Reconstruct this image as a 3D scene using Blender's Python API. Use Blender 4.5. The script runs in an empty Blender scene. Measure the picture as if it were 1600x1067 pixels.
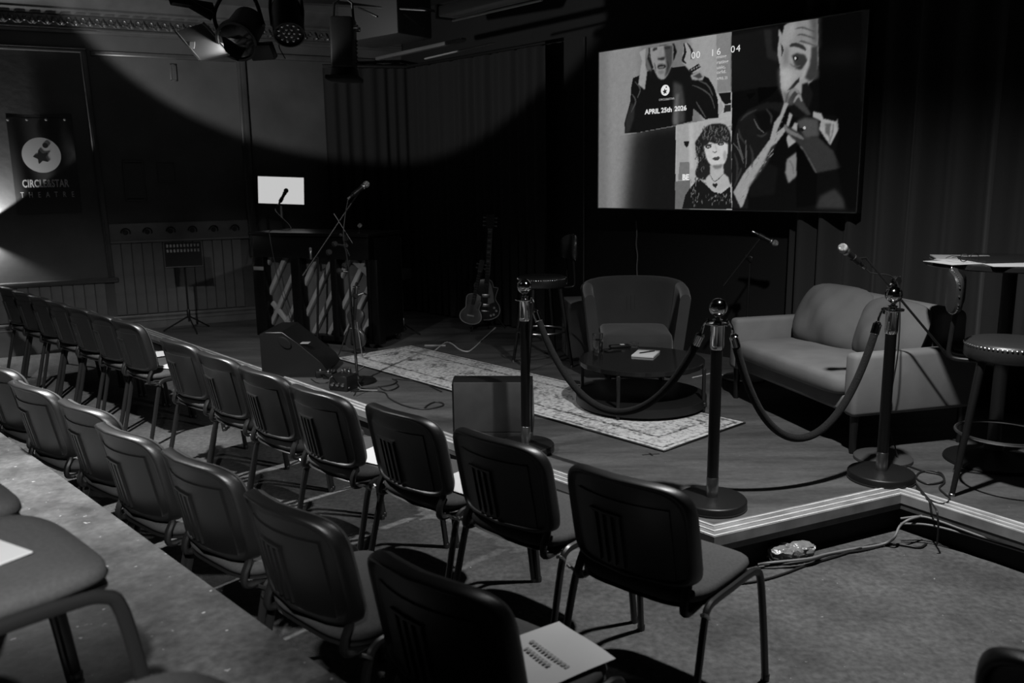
import bpy, bmesh, math, random
import numpy as np
from mathutils import Vector, Matrix
random.seed(7)
C = bpy.context.scene.collection
R = math.radians
# ------------------------------------------------------------------ camera
FPX, PITCH, ROLL, CAMH = 1315.76, 0.188337, -0.013781, 1.6952
_f = Vector((0, math.cos(PITCH), -math.sin(PITCH))); _r = Vector((1, 0, 0)); _u = _r.cross(_f)
CR = math.cos(ROLL)*_r + math.sin(ROLL)*_u
CU = -math.sin(ROLL)*_r + math.cos(ROLL)*_u
CF = _f
cam = bpy.data.cameras.new('camera'); cam_o = bpy.data.objects.new('camera', cam); C.objects.link(cam_o)
cam.sensor_fit = 'HORIZONTAL'; cam.sensor_width = 36; cam.lens = FPX/1600*36
cam.clip_start = .05; cam.clip_end = 60
cam_o.matrix_world = Matrix(((CR.x, CU.x, -CF.x, 0), (CR.y, CU.y, -CF.y, 0), (CR.z, CU.z, -CF.z, CAMH), (0, 0, 0, 1)))
cam.dof.use_dof = True; cam.dof.focus_distance = 4.8; cam.dof.aperture_fstop = 3.2
bpy.context.scene.camera = cam_o
# ------------------------------------------------------------------ view, world, stage lamps
vs = bpy.context.scene.view_settings
vs.view_transform = 'Standard'; vs.look = 'None'; vs.gamma = 1; vs.exposure = 0; vs.use_curve_mapping = False
w = bpy.data.worlds.new('world'); bpy.context.scene.world = w; w.use_nodes = True
w.node_tree.nodes['Background'].inputs[0].default_value = (1, 1, 1, 1)
w.node_tree.nodes['Background'].inputs[1].default_value = 0.004
wall_wash_aim = (-1.15, 10.2, 6.3)      # upper part of the panelled wall, by the piano
def spot(name, loc, tgt, power, size, blend=.5, rad=.08):
    l = bpy.data.lights.new(name, 'SPOT'); l.energy = power; l.spot_size = R(size); l.spot_blend = blend
    l.shadow_soft_size = rad
    o = bpy.data.objects.new(name, l); C.objects.link(o); o.location = loc
    o.rotation_euler = (Vector(tgt)-Vector(loc)).to_track_quat('-Z', 'Y').to_euler()
    return o
spot('key_spotlight', (1.3, 3.15, 3.1), (1.5, 3.95, .1), 480, 122, 1.0, .05)
spot('house_spotlight', (-2.3, 3.5, 3.25), (-2.75, 4.3, .3), 920, 114, .9, .06)
spot('rear_spotlight', (-.1, -.7, 3.1), (-1.6, 2.0, .6), 720, 38, .7, .06)
spot('wall_wash_spotlight', (-3.2, 5.5, 2.0), wall_wash_aim, 250, 84, .1, .03)
spot('piano_spotlight', (.6, 5.0, 3.2), (-1.9, 7.9, .6), 90, 36, .7, .05)
# ------------------------------------------------------------------ pixel -> place (photograph pixels, 1600x1067)
O = Vector((0, 0, CAMH))
def ray(x, y): return CF + CR*((x-800)/FPX) - CU*((y-533.5)/FPX)
def onz(x, y, z):
    d = ray(x, y); return O + d*((z-CAMH)/d.z)
def ony(x, y, yy):
    d = ray(x, y); return O + d*(yy/d.y)
def onplane(x, y, p0, n):
    d = ray(x, y); return O + d*((Vector(p0)-O).dot(n)/d.dot(n))
ST, RZ = .19, .5           # stage and riser heights
# ------------------------------------------------------------------ materials
MATS = {}
def mat(name, v, rough=.6, metal=0, spec=.5, vary=0, scale=8, bump=0, bscale=60, alpha=None, coat=0, sheen=0, detail=4):
    if name in MATS: return MATS[name]
    m = bpy.data.materials.new(name); m.use_nodes = True; MATS[name] = m
    nt = m.node_tree; b = nt.nodes['Principled BSDF']
    b.inputs['Base Color'].default_value = (v, v, v, 1); b.inputs['Roughness'].default_value = rough
    b.inputs['Metallic'].default_value = metal; b.inputs['Specular IOR Level'].default_value = spec
    b.inputs['Coat Weight'].default_value = coat; b.inputs['Sheen Weight'].default_value = sheen
    if vary or bump:
        tc = nt.nodes.new('ShaderNodeTexCoord')
    if vary:
        n = nt.nodes.new('ShaderNodeTexNoise'); n.inputs['Scale'].default_value = scale; n.inputs['Detail'].default_value = detail
        r = nt.nodes.new('ShaderNodeValToRGB'); nt.links.new(tc.outputs['Object'], n.inputs['Vector'])
        nt.links.new(n.outputs['Fac'], r.inputs['Fac']); nt.links.new(r.outputs['Color'], b.inputs['Base Color'])
        lo, hi = v*(1-vary), v*(1+vary)
        r.color_ramp.elements[0].position = .3; r.color_ramp.elements[1].position = .7
        r.color_ramp.elements[0].color = (lo, lo, lo, 1); r.color_ramp.elements[1].color = (hi, hi, hi, 1)
    if bump:
        n2 = nt.nodes.new('ShaderNodeTexNoise'); n2.inputs['Scale'].default_value = bscale; n2.inputs['Detail'].default_value = 3
        bp = nt.nodes.new('ShaderNodeBump'); bp.inputs['Strength'].default_value = bump; bp.inputs['Distance'].default_value = .01
        nt.links.new(tc.outputs['Object'], n2.inputs['Vector']); nt.links.new(n2.outputs['Fac'], bp.inputs['Height'])
        nt.links.new(bp.outputs['Normal'], b.inputs['Normal'])
    return m
def emit(name, v, strength=1):
    m = bpy.data.materials.new(name); m.use_nodes = True; MATS[name] = m
    nt = m.node_tree; nt.nodes.remove(nt.nodes['Principled BSDF'])
    e = nt.nodes.new('ShaderNodeEmission'); e.inputs[0].default_value = (v, v, v, 1); e.inputs[1].default_value = strength
    nt.links.new(e.outputs[0], nt.nodes['Material Output'].inputs[0]); return m
def speckled(name, base, speck, rough=.85, nscale=3.0, sscale=55, thr=.74, bump=.15, streak=1.0, fine=.12, con=1.0):
    """painted or carpeted floor: cloudy wear plus small pale specks of dirt"""
    m = mat(name, base, rough); nt = m.node_tree; b = nt.nodes['Principled BSDF']; N = nt.nodes; L = nt.links
    tc = N.new('ShaderNodeTexCoord'); mp = N.new('ShaderNodeMapping'); mp.inputs['Scale'].default_value = (1, streak, 1)
    mp.inputs['Rotation'].default_value = (0, 0, R(48)); L.new(tc.outputs['Object'], mp.inputs[0])
    n1 = N.new('ShaderNodeTexNoise'); n1.inputs['Scale'].default_value = nscale; n1.inputs['Detail'].default_value = 8; n1.inputs['Roughness'].default_value = .65
    L.new(mp.outputs[0], n1.inputs['Vector'])
    r1 = N.new('ShaderNodeValToRGB'); e = r1.color_ramp.elements; e[0].position = .35; e[1].position = .68
    e[0].color = (base*(1-.4*con),)*3+(1,); e[1].color = (base*(1+.45*con),)*3+(1,); L.new(n1.outputs['Fac'], r1.inputs[0])
    n2 = N.new('ShaderNodeTexNoise'); n2.inputs['Scale'].default_value = sscale; n2.inputs['Detail'].default_value = 2; L.new(tc.outputs['Object'], n2.inputs['Vector'])
    r2 = N.new('ShaderNodeValToRGB'); e = r2.color_ramp.elements; e[0].position = thr; e[1].position = thr+.05; L.new(n2.outputs['Fac'], r2.inputs[0])
    nf = N.new('ShaderNodeTexNoise'); nf.inputs['Scale'].default_value = 38; nf.inputs['Detail'].default_value = 3; L.new(tc.outputs['Object'], nf.inputs['Vector'])
    rf = N.new('ShaderNodeMapRange'); rf.inputs['From Min'].default_value = .3; rf.inputs['From Max'].default_value = .7; rf.inputs['To Min'].default_value = 1-fine; rf.inputs['To Max'].default_value = 1+fine; L.new(nf.outputs['Fac'], rf.inputs[0])
    mu = N.new('ShaderNodeVectorMath'); mu.operation = 'SCALE'; L.new(r1.outputs[0], mu.inputs[0]); L.new(rf.outputs[0], mu.inputs['Scale'])
    mx = N.new('ShaderNodeMix'); mx.data_type = 'RGBA'; mx.inputs['B'].default_value = (speck,)*3+(1,)
    L.new(r2.outputs[0], mx.inputs['Factor']); L.new(mu.outputs[0], mx.inputs['A']); L.new(mx.outputs['Result'], b.inputs['Base Color'])
    n3 = N.new('ShaderNodeTexNoise'); n3.inputs['Scale'].default_value = 220; n3.inputs['Detail'].default_value = 2; L.new(tc.outputs['Object'], n3.inputs['Vector'])
    bp = N.new('ShaderNodeBump'); bp.inputs['Strength'].default_value = bump; bp.inputs['Distance'].default_value = .006
    L.new(n3.outputs['Fac'], bp.inputs['Height']); L.new(bp.outputs[0], b.inputs['Normal']); return m
def glass(name, rough=.02, tint=.95):
    m = mat(name, tint, rough); b = m.node_tree.nodes['Principled BSDF']; b.inputs['Transmission Weight'].default_value = 1; b.inputs['IOR'].default_value = 1.48
    return m
M = {}
M['plastic'] = mat('black_plastic', .006, .42, spec=1.0, bump=.08, bscale=300)
M['fabric'] = mat('chair_fabric', .058, .95, vary=.15, scale=120, bump=.1, bscale=500)
M['tube'] = mat('black_tube', .014, .35)
M['black'] = mat('matt_black', .008, .85)
M['satin'] = mat('satin_black', .007, .42, spec=.4)
M['duct'] = mat('duct_black', .012, .7)
M['piano'] = mat('piano_black', .003, .35, spec=.3)
M['metal'] = mat('dark_metal', .02, .35, metal=.5)
M['chrome'] = mat('chrome', .62, .08, metal=1)
M['dull_chrome'] = mat('dull_chrome', .4, .3, metal=1)
M['paper'] = mat('paper', .58, .8, vary=.05, scale=4)
M['dimmed_paper'] = mat('dimmed_paper', .3, .8)  # paper colour darkened to offset the close key lamp
M['base_grey'] = mat('stand_base_grey', .05, .5)
M['ink'] = mat('printed_ink', .3, .8)
M['grey'] = mat('mid_grey', .16, .7)
M['wall_dark'] = mat('wall_paint_dark', .05, .5)
M['wall'] = mat('wall_paint', .06, .55, vary=.25, scale=2.2, bump=.12, bscale=14)
M['wood_dark'] = mat('dark_painted_wood', .11, .45, vary=.25, scale=5, bump=.1, bscale=30)
M['trim'] = mat('gloss_trim', .06, .3, vary=.2, scale=6)
M['blackwall'] = mat('black_wall', .0035, .8, vary=.3, scale=2)
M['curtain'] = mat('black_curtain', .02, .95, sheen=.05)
M['curtain_dimmed'] = mat('dimmed_black_curtain', .010, .95)  # darker copy of the curtain cloth, holding down wall-wash light in the corner
M['ceiling'] = mat('dark_ceiling', .015, .7)
M['floor'] = speckled('carpet_floor', .075, .30, .95, 2.2, 42, .735, .5, 1.0, .32)
M['stage'] = speckled('stage_paint', .066, .22, .62, 1.3, 60, .76, .06, 5)
M['riser'] = speckled('riser_paint', .066, .4, .6, 3.6, 30, .69, .15, 1.0, .25, 1.7)
M['edge'] = mat('stage_edge', .2, .5, vary=.3, scale=9)
M['edge_line'] = mat('edge_line', .62, .35, vary=.25, scale=14)
M['sofa'] = mat('sofa_cloth', .14, .95, vary=.12, scale=6, bump=.1, bscale=400)
M['pillow'] = mat('sofa_cloth_dimmed', .095, .95, vary=.12, scale=6, bump=.1, bscale=400)  # same cloth as the sofa, darkened against key light on the cushions
M['armchair'] = mat('armchair_velvet', .032, .9, vary=.12, scale=5, sheen=.2)
M['leather'] = mat('black_leather', .02, .38, bump=.06, bscale=90)
M['velvet'] = mat('rope_velvet', .010, .9, spec=.2, vary=.5, scale=200, bump=.6, bscale=250, sheen=.02)
M['glossy'] = mat('black_gloss_table', .012, .12)
M['marble'] = mat('table_shelf', .05, .35, vary=.4, scale=9)
M['soundboard'] = mat('soundboard_wood', .09, .6, vary=.2, scale=5)
M['rib'] = mat('soundboard_rib_wood', .26, .55, vary=.2, scale=7)
M['mesh_head'] = mat('mic_grille', .35, .35, metal=.8, bump=.6, bscale=900)
M['mesh_dark'] = mat('mic_grille_dark', .03, .5, metal=.5)
M['glass'] = glass('drinking_glass')
M['guitar_wood'] = mat('guitar_mahogany', .07, .35, vary=.3, scale=12)
M['guitar_dark'] = mat('guitar_dark', .03, .25)
M['binding'] = mat('guitar_binding', .35, .5)
M['stud'] = mat('nailhead', .75, .25, metal=1)
M['grille'] = mat('speaker_panel', .035, .55, vary=.15, scale=12)
M['cable'] = mat('cable_black', .015, .45)
M['cable_grey'] = mat('cable_grey', .18, .5)
M['cable_white'] = mat('cable_white', .5, .5)
M['banner'] = mat('banner_vinyl', .022, .5)
M['print_white'] = mat('banner_print', .62, .6)
# ------------------------------------------------------------------ mesh helpers
class MB:
    def __init__(s): s.v = []; s.f = []
    def add(s, v, f, m=None):
        o = len(s.v)
        s.v += [tuple((m @ Vector(p)) if m else p) for p in v]; s.f += [tuple(i+o for i in q) for q in f]; return s
    def box(s, c, d, m=None, bev=0, seg=2):
        if not bev:
            x, y, z = d[0]/2, d[1]/2, d[2]/2
            v = [(c[0]+a*x, c[1]+b*y, c[2]+e*z) for a in (-1, 1) for b in (-1, 1) for e in (-1, 1)]
            return s.add(v, [(0, 1, 3, 2), (4, 6, 7, 5), (0, 4, 5, 1), (2, 3, 7, 6), (0, 2, 6, 4), (1, 5, 7, 3)], m)
        b = bmesh.new(); bmesh.ops.create_cube(b, size=1)
        for q in b.verts: q.co = Vector((q.co.x*d[0], q.co.y*d[1], q.co.z*d[2]))
        bmesh.ops.bevel(b, geom=b.edges[:], offset=bev, segments=seg, affect='EDGES', profile=.5)
        b.verts.index_update()
        v = [q.co+Vector(c) for q in b.verts]; f = [[q.index for q in t.verts] for t in b.faces]; b.free()
        return s.add(v, f, m)
    def tube(s, pts, r, seg=8, closed=False, m=None, cap=True, flat=1.0):
        pts = [Vector(p) for p in pts]; n = len(pts); V = []; F = []
        rr = r if isinstance(r, (list, tuple)) else [r]*n
        up = None
        for i, p in enumerate(pts):
            a = pts[(i-1) % n] if (closed or i > 0) else p; b = pts[(i+1) % n] if (closed or i < n-1) else p
            t = (b-a).normalized()
            if up is None:
                up = Vector((0, 0, 1)) if abs(t.z) < .9 else Vector((1, 0, 0))
            x = t.cross(up).normalized(); up = x.cross(t).normalized()
            for k in range(seg):
                q = 2*math.pi*k/seg; V.append(p + x*(math.cos(q)*rr[i]*flat) + up*(math.sin(q)*rr[i]))
        for i in range(n if closed else n-1):
            j = (i+1) % n
            for k in range(seg):
                F.append((i*seg+k, i*seg+(k+1) % seg, j*seg+(k+1) % seg, j*seg+k))
        if cap and not closed:
            F.append(tuple(range(seg))[::-1]); F.append(tuple((n-1)*seg+k for k in range(seg)))
        return s.add(V, F, m)
    def lathe(s, prof, seg=24, m=None):
        V = []; F = []; n = len(prof)
        for r, z in prof:
            for k in range(seg):
                q = 2*math.pi*k/seg; V.append((r*math.cos(q), r*math.sin(q), z))
        for i in range(n-1):
            for k in range(seg):
                F.append((i*seg+k, i*seg+(k+1) % seg, (i+1)*seg+(k+1) % seg, (i+1)*seg+k))
        if prof[0][0] > 1e-5: F.append(tuple(range(seg))[::-1])
        if prof[-1][0] > 1e-5: F.append(tuple((n-1)*seg+k for k in range(seg)))
        return s.add(V, F, m)
    def prism(s, poly, z0, z1, m=None):
        n = len(poly); V = [(x, y, z0) for x, y in poly]+[(x, y, z1) for x, y in poly]
        F = [tuple(range(n))[::-1], tuple(range(n, 2*n))]+[(i, (i+1) % n, n+(i+1) % n, n+i) for i in range(n)]
        return s.add(V, F, m)
    def grid(s, rows, cu=False, cv=False, m=None):
        n = len(rows); k = len(rows[0]); V = [p for r in rows for p in r]; F = []
        for i in range(n if cu else n-1):
            for j in range(k if cv else k-1):
                F.append((i*k+j, i*k+(j+1) % k, ((i+1) % n)*k+(j+1) % k, ((i+1) % n)*k+j))
        return s.add(V, F, m)
    def rings(s, rings, m=None):
        """stack of closed rings, both ends capped"""
        n = len(rings); k = len(rings[0]); V = [p for r in rings for p in r]; F = []
        for i in range(n-1):
            for j in range(k):
                F.append((i*k+j, i*k+(j+1) % k, (i+1)*k+(j+1) % k, (i+1)*k+j))
        F.append(tuple(range(k))[::-1]); F.append(tuple((n-1)*k+j for j in range(k)))
        return s.add(V, F, m)
    def obj(s, name, m, parent=None, smooth=40, loc=None, rz=None):
        me = bpy.data.meshes.new(name); me.from_pydata([tuple(p) for p in s.v], [], s.f); me.update()
        b = bmesh.new(); b.from_mesh(me); bmesh.ops.recalc_face_normals(b, faces=b.faces[:]); b.to_mesh(me); b.free()
        if smooth:
            me.polygons.foreach_set('use_smooth', [True]*len(me.polygons)); me.set_sharp_from_angle(angle=R(smooth))
        if m: me.materials.append(M[m] if isinstance(m, str) else m)
        o = bpy.data.objects.new(name, me); C.objects.link(o); o.parent = parent
        if loc is not None: o.location = loc
        if rz is not None: o.rotation_euler = (0, 0, rz)
        return o
def sup(w, h, n=5, seg=32):
    """superellipse outline"""
    out = []
    for k in range(seg):
        t = 2*math.pi*k/seg; c, q = math.cos(t), math.sin(t)
        out.append((w/2*math.copysign(abs(c)**(2/n), c), h/2*math.copysign(abs(q)**(2/n), q)))
    return out
def smooth(pts, k=6):
    """Catmull-Rom through points"""
    P = [Vector(p) for p in pts]; P = [P[0]*2-P[1]]+P+[P[-1]*2-P[-2]]; out = []
    for i in range(1, len(P)-2):
        for j in range(k):
            t = j/k; a, b, c, d = P[i-1:i+3]
            out.append(.5*((2*b)+(c-a)*t+(2*a-5*b+4*c-d)*t*t+(3*b-a-3*c+d)*t**3))
    out.append(P[-2]); return out
def tag(o, label=None, cat=None, group=None, kind=None):
    if label: o['label'] = label
    if cat: o['category'] = cat
    if group: o['group'] = group
    if kind: o['kind'] = kind
    return o
def thing(name, label, cat, loc=(0, 0, 0), rz=0, group=None, kind=None):
    o = bpy.data.objects.new(name, None); C.objects.link(o); o.empty_display_size = .1
    o.location = loc; o.rotation_euler = (0, 0, rz); return tag(o, label, cat, group, kind)
def copy_tree(o, parent=None):
    c = o.copy(); C.objects.link(c); c.parent = parent
    for ch in list(o.children): copy_tree(ch, c)
    return c
def T(*a): return Matrix.Translation(a)
def RX(a): return Matrix.Rotation(R(a), 4, 'X')
def RY(a): return Matrix.Rotation(R(a), 4, 'Y')
def RZm(a): return Matrix.Rotation(R(a), 4, 'Z')
def frame(o, x, y, z=None):
    """matrix from origin and axes"""
    x = Vector(x).normalized(); y = Vector(y).normalized(); z = x.cross(y) if z is None else Vector(z)
    return Matrix(((x.x, y.x, z.x, o[0]), (x.y, y.y, z.y, o[1]), (x.z, y.z, z.z, o[2]), (0, 0, 0, 1)))
def along(a, b):
    """matrix whose z axis runs from a to b"""
    a = Vector(a); d = (Vector(b)-a).normalized()
    return Matrix.Translation(a) @ d.to_track_quat('Z', 'Y').to_matrix().to_4x4()
def text_mesh(txt, size, depth=0, bold=0, sx=1, space=1, align='CENTER'):
    cu = bpy.data.curves.new('lettering', 'FONT'); cu.body = txt; cu.size = size; cu.offset = bold; cu.space_character = space
    cu.align_x = align; cu.extrude = depth; cu.resolution_u = 3
    o = bpy.data.objects.new('lettering', cu); C.objects.link(o); bpy.context.view_layer.update()
    me = bpy.data.meshes.new_from_object(o.evaluated_get(bpy.context.evaluated_depsgraph_get()))
    bpy.data.objects.remove(o); bpy.data.curves.remove(cu)
    for v in me.vertices: v.co.x *= sx
    return me
def lettering(name, txt, size, m, parent, mtx, **k):
    me = text_mesh(txt, size, **k); me.transform(mtx); me.materials.clear(); me.materials.append(M[m] if isinstance(m, str) else m)
    o = bpy.data.objects.new(name, me); C.objects.link(o); o.parent = parent; return o
# ================================================================== THE ROOM
# left wall: origin WL0, direction UL, normal NL into the room
WL0 = onz(242, 510, ST); WL0.z = 0
UL = Vector((math.cos(R(26)), math.sin(R(26)), 0)); NL = Vector((UL.y, -UL.x, 0))
def wl(u, z, off=0): return WL0 + UL*u + NL*off + Vector((0, 0, z))
WLM = frame(WL0, UL, (0, 0, 1), NL)              # local: x along wall, y up, z into the room
# back wall: line NB.p = DB
HB = Vector((-.683, .730, 0)).normalized(); NB = Vector((.730, .683, 0)).normalized(); DB = 6.15
def bw(s, z, off=0): return NB*(DB-off) - HB*s + Vector((0, 0, z))   # s grows to the right
ct = (DB - NB.dot(WL0))/NB.dot(UL); CORNER = WL0 + UL*ct; SC = -HB.dot(CORNER)
CEIL = 3.62
floor = MB().box((0, 5, -.1), (16, 18, .2)).obj('floor', 'floor', smooth=0); tag(floor, 'dark worn carpet floor', kind='structure')
tag(MB().box((0, 5, CEIL+.1), (16, 18, .2)).obj('ceiling', 'ceiling', smooth=0), 'dark painted ceiling', kind='structure')
wall = MB().box(((ct-5.0)/2, CEIL/2, -.1), (ct+5.0, CEIL, .2)).obj('wall_left', 'wall', smooth=0)
wall.matrix_world = WLM; tag(wall, 'dark painted wall with panelling and the hanging banner', kind='structure')
b = MB(); p0 = bw(SC, 0); p1 = bw(6.5, 0); q0 = p0+NB*.2; q1 = p1+NB*.2
b.prism([(p[0], p[1]) for p in (p0, p1, q1, q0)], 0, CEIL)
tag(b.obj('wall_back', 'blackwall', smooth=0), 'black wall behind the stage', kind='structure')
# tongue-and-groove planks on the lower wall, each its own piece
def planks(u0, u1, z0, z1, wd=.102):
    n = int((u1-u0)/wd); first = None
    for i in range(n):
        if first is None:
            first = MB().box((0, (z1-z0)/2, .008), (wd-.007, z1-z0, .016), bev=.003, seg=1).obj('plank', 'wood_dark', wall, smooth=0); o = first
        else:
            o = first.copy(); C.objects.link(o)
        o.location = (u0+wd*(i+.5), z0, 0)
planks(-3.4, -.38, .34, .70)
planks(-.36, 1.05, .34, 1.11)
planks(1.14, 2.7, .34, 1.11)
def strip(name, u0, z0, u1, z1, wd, th, m='trim', par=wall):
    L = math.hypot(u1-u0, z1-z0); a = math.atan2(z1-z0, u1-u0)
    b = MB(); b.box((L/2, 0, th/2), (L, wd, th), bev=min(wd, th)*.3); b.box((L/2, wd*.28, th*.9), (L, wd*.22, th*.5), bev=.003, seg=1)
    o = b.obj(name, m, par); o.matrix_local = T(u0, z0, 0) @ RZm(math.degrees(a)); return o
strip('dado_rail', -3.4, .725, -.31, .725, .055, .045)
strip('panel_moulding', -.375, .75, -.425, 3.04, .06, .035)
strip('panel_moulding', -3.4, 3.04, -.40, 3.04, .05, .04)
strip('pilaster_moulding', 1.10, .9, 1.10, 3.02, .09, .05)
strip('picture_rail', 1.10, 3.07, 2.6, 3.07, .06, .05)
strip('picture_rail', -.36, 3.02, 1.06, 3.02, .05, .03)
# skirting board with mouldings
b = MB()
b.box(((ct-3.4)/2, .165, .012), (ct+3.4, .33, .024)); b.box(((ct-3.4)/2, .315, .02), (ct+3.4, .035, .04), bev=.008); b.box(((ct-3.4)/2, .265, .016), (ct+3.4, .02, .034), bev=.006)
o = b.obj('baseboard_left', 'wood_dark'); o.matrix_world = WLM; tag(o, 'dark moulded skirting board along the panelled wall', kind='structure')
# cornice with a frieze of leaf ornaments
b = MB(); L0, L1 = -3.4, ct
def profx(pts, u0, u1):
    return [[(u0, p[1], p[0]) for p in pts], [(u1, p[1], p[0]) for p in pts]]
prof = [(0, 3.20), (.02, 3.20), (.03, 3.225), (.045, 3.235), (.045, 3.25), (.03, 3.26), (.03, 3.36), (.05, 3.37), (.06, 3.39), (.10, 3.41), (.10, 3.43), (.13, 3.47), (.19, 3.52), (.20, 3.54), (.20, CEIL), (0, CEIL)]
b.grid(profx(prof, L0, L1))
corn = b.obj('trim_1', 'trim', smooth=25); corn.matrix_world = WLM; tag(corn, 'dark moulded plaster cornice with a leaf frieze', kind='structure')
b = MB()
for k in range(5):
    a = R(90+(k-2)*36); l = .05 if k % 2 == 0 else .04
    pts = [(math.cos(a)*l*t, -.042+math.sin(a)*l*1.6*t, .006+.022*math.sin(t*2.6)) for t in (0, .25, .5, .75, 1)]
    b.tube(pts, [.005, .013, .014, .010, .003], 6)
sw = [(.062+.026*math.cos(t)*(1-t/9), .002+.034*math.sin(t)*(1-t/9), .014) for t in [i*.6 for i in range(10)]]
b.tube(sw, .008, 5)
orn = b.obj('leaf_ornament', 'trim', corn)
orn.location = (L0+.06, 3.31, .03)
for i in range(1, int((2.45-L0)/.125)):
    o = orn.copy(); C.objects.link(o); o.location = (L0+.06+i*.125, 3.31, .03)
# coat hook rail
rail = thing('coat_hook_rail', 'dark wooden rail with six round coat hooks above the wall planks', 'coat rack'); rail.matrix_world = WLM
MB().box((.35, 1.215, .014), (1.41, .19, .028), bev=.006).obj('rail_board', 'wood_dark', rail)
MB().box((.35, 1.115, .02), (1.41, .022, .045), bev=.006).obj('lower_moulding', 'wood_dark', rail)
hk = None
for x, y in ((196, 365), (230, 363), (266, 361), (300, 359), (333, 357), (366, 356)):
    p = onplane(x, y, WL0, NL); u = (p-WL0).dot(UL)
    if hk is None:
        b = MB(); b.lathe([(.0, .034), (.022, .034), (.026, .028)], 14); b.tube([(.045*math.cos(t), .045*math.sin(t), .034+.03*math.sin(t*.5)) for t in [R(-20+i*22) for i in range(10)]], .007, 7)
        hk = b.obj('hook', 'satin', rail); o = hk
    else:
        o = hk.copy(); C.objects.link(o)
    o.location = (u, 1.215, 0)
# dim notices and a small box on the dark panel
def wall_item(name, label, cat, x0, y0, x1, y1, th, m, fm):
    a = onplane(x0, y0, WL0, NL); c = onplane(x1, y1, WL0, NL)
    u0, u1 = (a-WL0).dot(UL), (c-WL0).dot(UL); z1, z0 = a.z, c.z
    t = thing(name, label, cat); t.matrix_world = WLM
    cu, cz, wd, h = (u0+u1)/2, (z0+z1)/2, u1-u0, z1-z0
    MB().box((cu, cz, th/2), (wd*.9, h*.9, th*.7)).obj('panel', m, t)
    b = MB()
    for s in (-1, 1):
        b.box((cu+s*wd/2, cz, th/2), (.02, h+.02, th), bev=.004, seg=1); b.box((cu, cz+s*h/2, th/2), (wd+.02, .02, th), bev=.004, seg=1)
    b.obj('frame', fm, t); return t
wall_item('notice_frame', 'dim framed notice board on the dark wall left of the coat hooks', 'notice board', 192, 252, 228, 312, .02, 'wall_dark', 'wall_dark')
wall_item('notice_frame', 'small dim square frame on the dark wall beside the notice board', 'frame', 246, 256, 272, 284, .015, 'wall_dark', 'wall_dark')
wall_item('junction_box', 'small dark junction box high on the panelled wall', 'box', 266, 102, 275, 126, .035, 'wall', 'wall')
# ---------------------------------------------------------------- sconce at the left, just out of the picture: throws the two fans of light on the wall
sp = onplane(-36, 364, WL0, NL); su = (sp-WL0).dot(UL); sz = sp.z
sc = thing('wall_sconce', 'cylindrical up and down wall light left of the banner', 'wall lamp'); sc.matrix_world = WLM
b = MB(); b.lathe([(.034, -.03), (.04, -.03), (.04, .03), (.034, .03), (.034, .0), (.034, -.03)], 20, T(su, sz, .07) @ RX(-90)); b.obj('shade', 'satin', sc)
MB().box((su, sz, .015), (.06, .06, .03), bev=.004).obj('bracket', 'satin', sc)
for sgn, pw in ((1, 190), (-1, 70)):
    lo = wl(su, sz+sgn*.032, .07); spot('sconce_bulb', lo, lo+Vector((0, 0, sgn))+NL*-.03, pw, 112 if sgn > 0 else 124, .12 if sgn > 0 else .4, .012)
# ---------------------------------------------------------------- stage
e0 = Vector((-4.02, 8.88)); e1 = onz(1116, 840, ST).to_2d(); e2 = onz(1408, 773, ST).to_2d(); e3 = onz(1600, 834, ST).to_2d()
e4 = e2+(e3-e2).normalized()*3.2
back = [bw(6.4, 0), bw(SC, 0)]
poly = [tuple(e0), tuple(e1), tuple(e2), tuple(e4), (bw(6.4, 0).x, bw(6.4, 0).y), (CORNER.x, CORNER.y)]
stage = thing('stage_platform', 'low dark painted stage with a ribbed pale edge', 'stage', kind='structure')
del stage['category']
b = MB(); b.prism(poly, .12, ST); b.obj('deck', 'stage', stage, smooth=0)
def off2(p, q, d):  # shift line p-q inward (left of travel)
    n = (q-p).normalized(); n = Vector((-n.y, n.x)); return n*d
segs = [(e0, e1), (e1, e2), (e2, e4)]
def miter(d):
    """front outline pushed inward by d"""
    L = [(a+off2(a, c, d), c+off2(a, c, d)) for a, c in segs]; out = [L[0][0]]
    for (a, c), (p, q) in zip(L, L[1:]):
        u = c-a; v = q-p; t = ((p.x-a.x)*v.y-(p.y-a.y)*v.x)/(u.x*v.y-u.y*v.x); out.append(a+u*t)
    out.append(L[-1][1]); return out
def ribbon(d0, d1, z0, z1, name, m):
    A, B = miter(d0), miter(d1)
    for i in range(3):
        b = MB(); q = [A[i], A[i+1], B[i+1], B[i]]; b.prism([tuple(x) for x in q], z0, z1); b.obj(name, m, stage, smooth=0)
ribbon(-.004, .11, .15, ST+.004, 'edge_board', 'edge')
for d in (.004, .045, .088): ribbon(d-.004, d+.004, ST+.003, ST+.0085, 'edge_line', 'edge_line')
ribbon(.05, .08, 0, .15, 'fascia', 'blackwall')
# ---------------------------------------------------------------- riser at the left
r0 = onz(0, 675, RZ).to_2d(); r1 = onz(500, 1040, RZ).to_2d(); rd = (r1-r0).normalized(); rn = Vector((-rd.y, rd.x))
rn = rn if rn.dot(Vector((1, 1))) > 0 else -rn
ra, rb = r0-rd*2.4, r1+rd*1.2
b = MB(); b.prism([tuple(x) for x in (ra, rb, rb-rn*2.6, ra-rn*2.6)], 0, RZ)
riser = b.obj('riser_platform', 'riser', smooth=0); tag(riser, 'scuffed painted seating riser behind the second row', kind='structure')
b = MB(); b.prism([tuple(x) for x in (ra+rn*.004, rb+rn*.004, rb, ra)], 0, RZ-.03); b.obj('riser_face', 'blackwall', riser, smooth=0)
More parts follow.
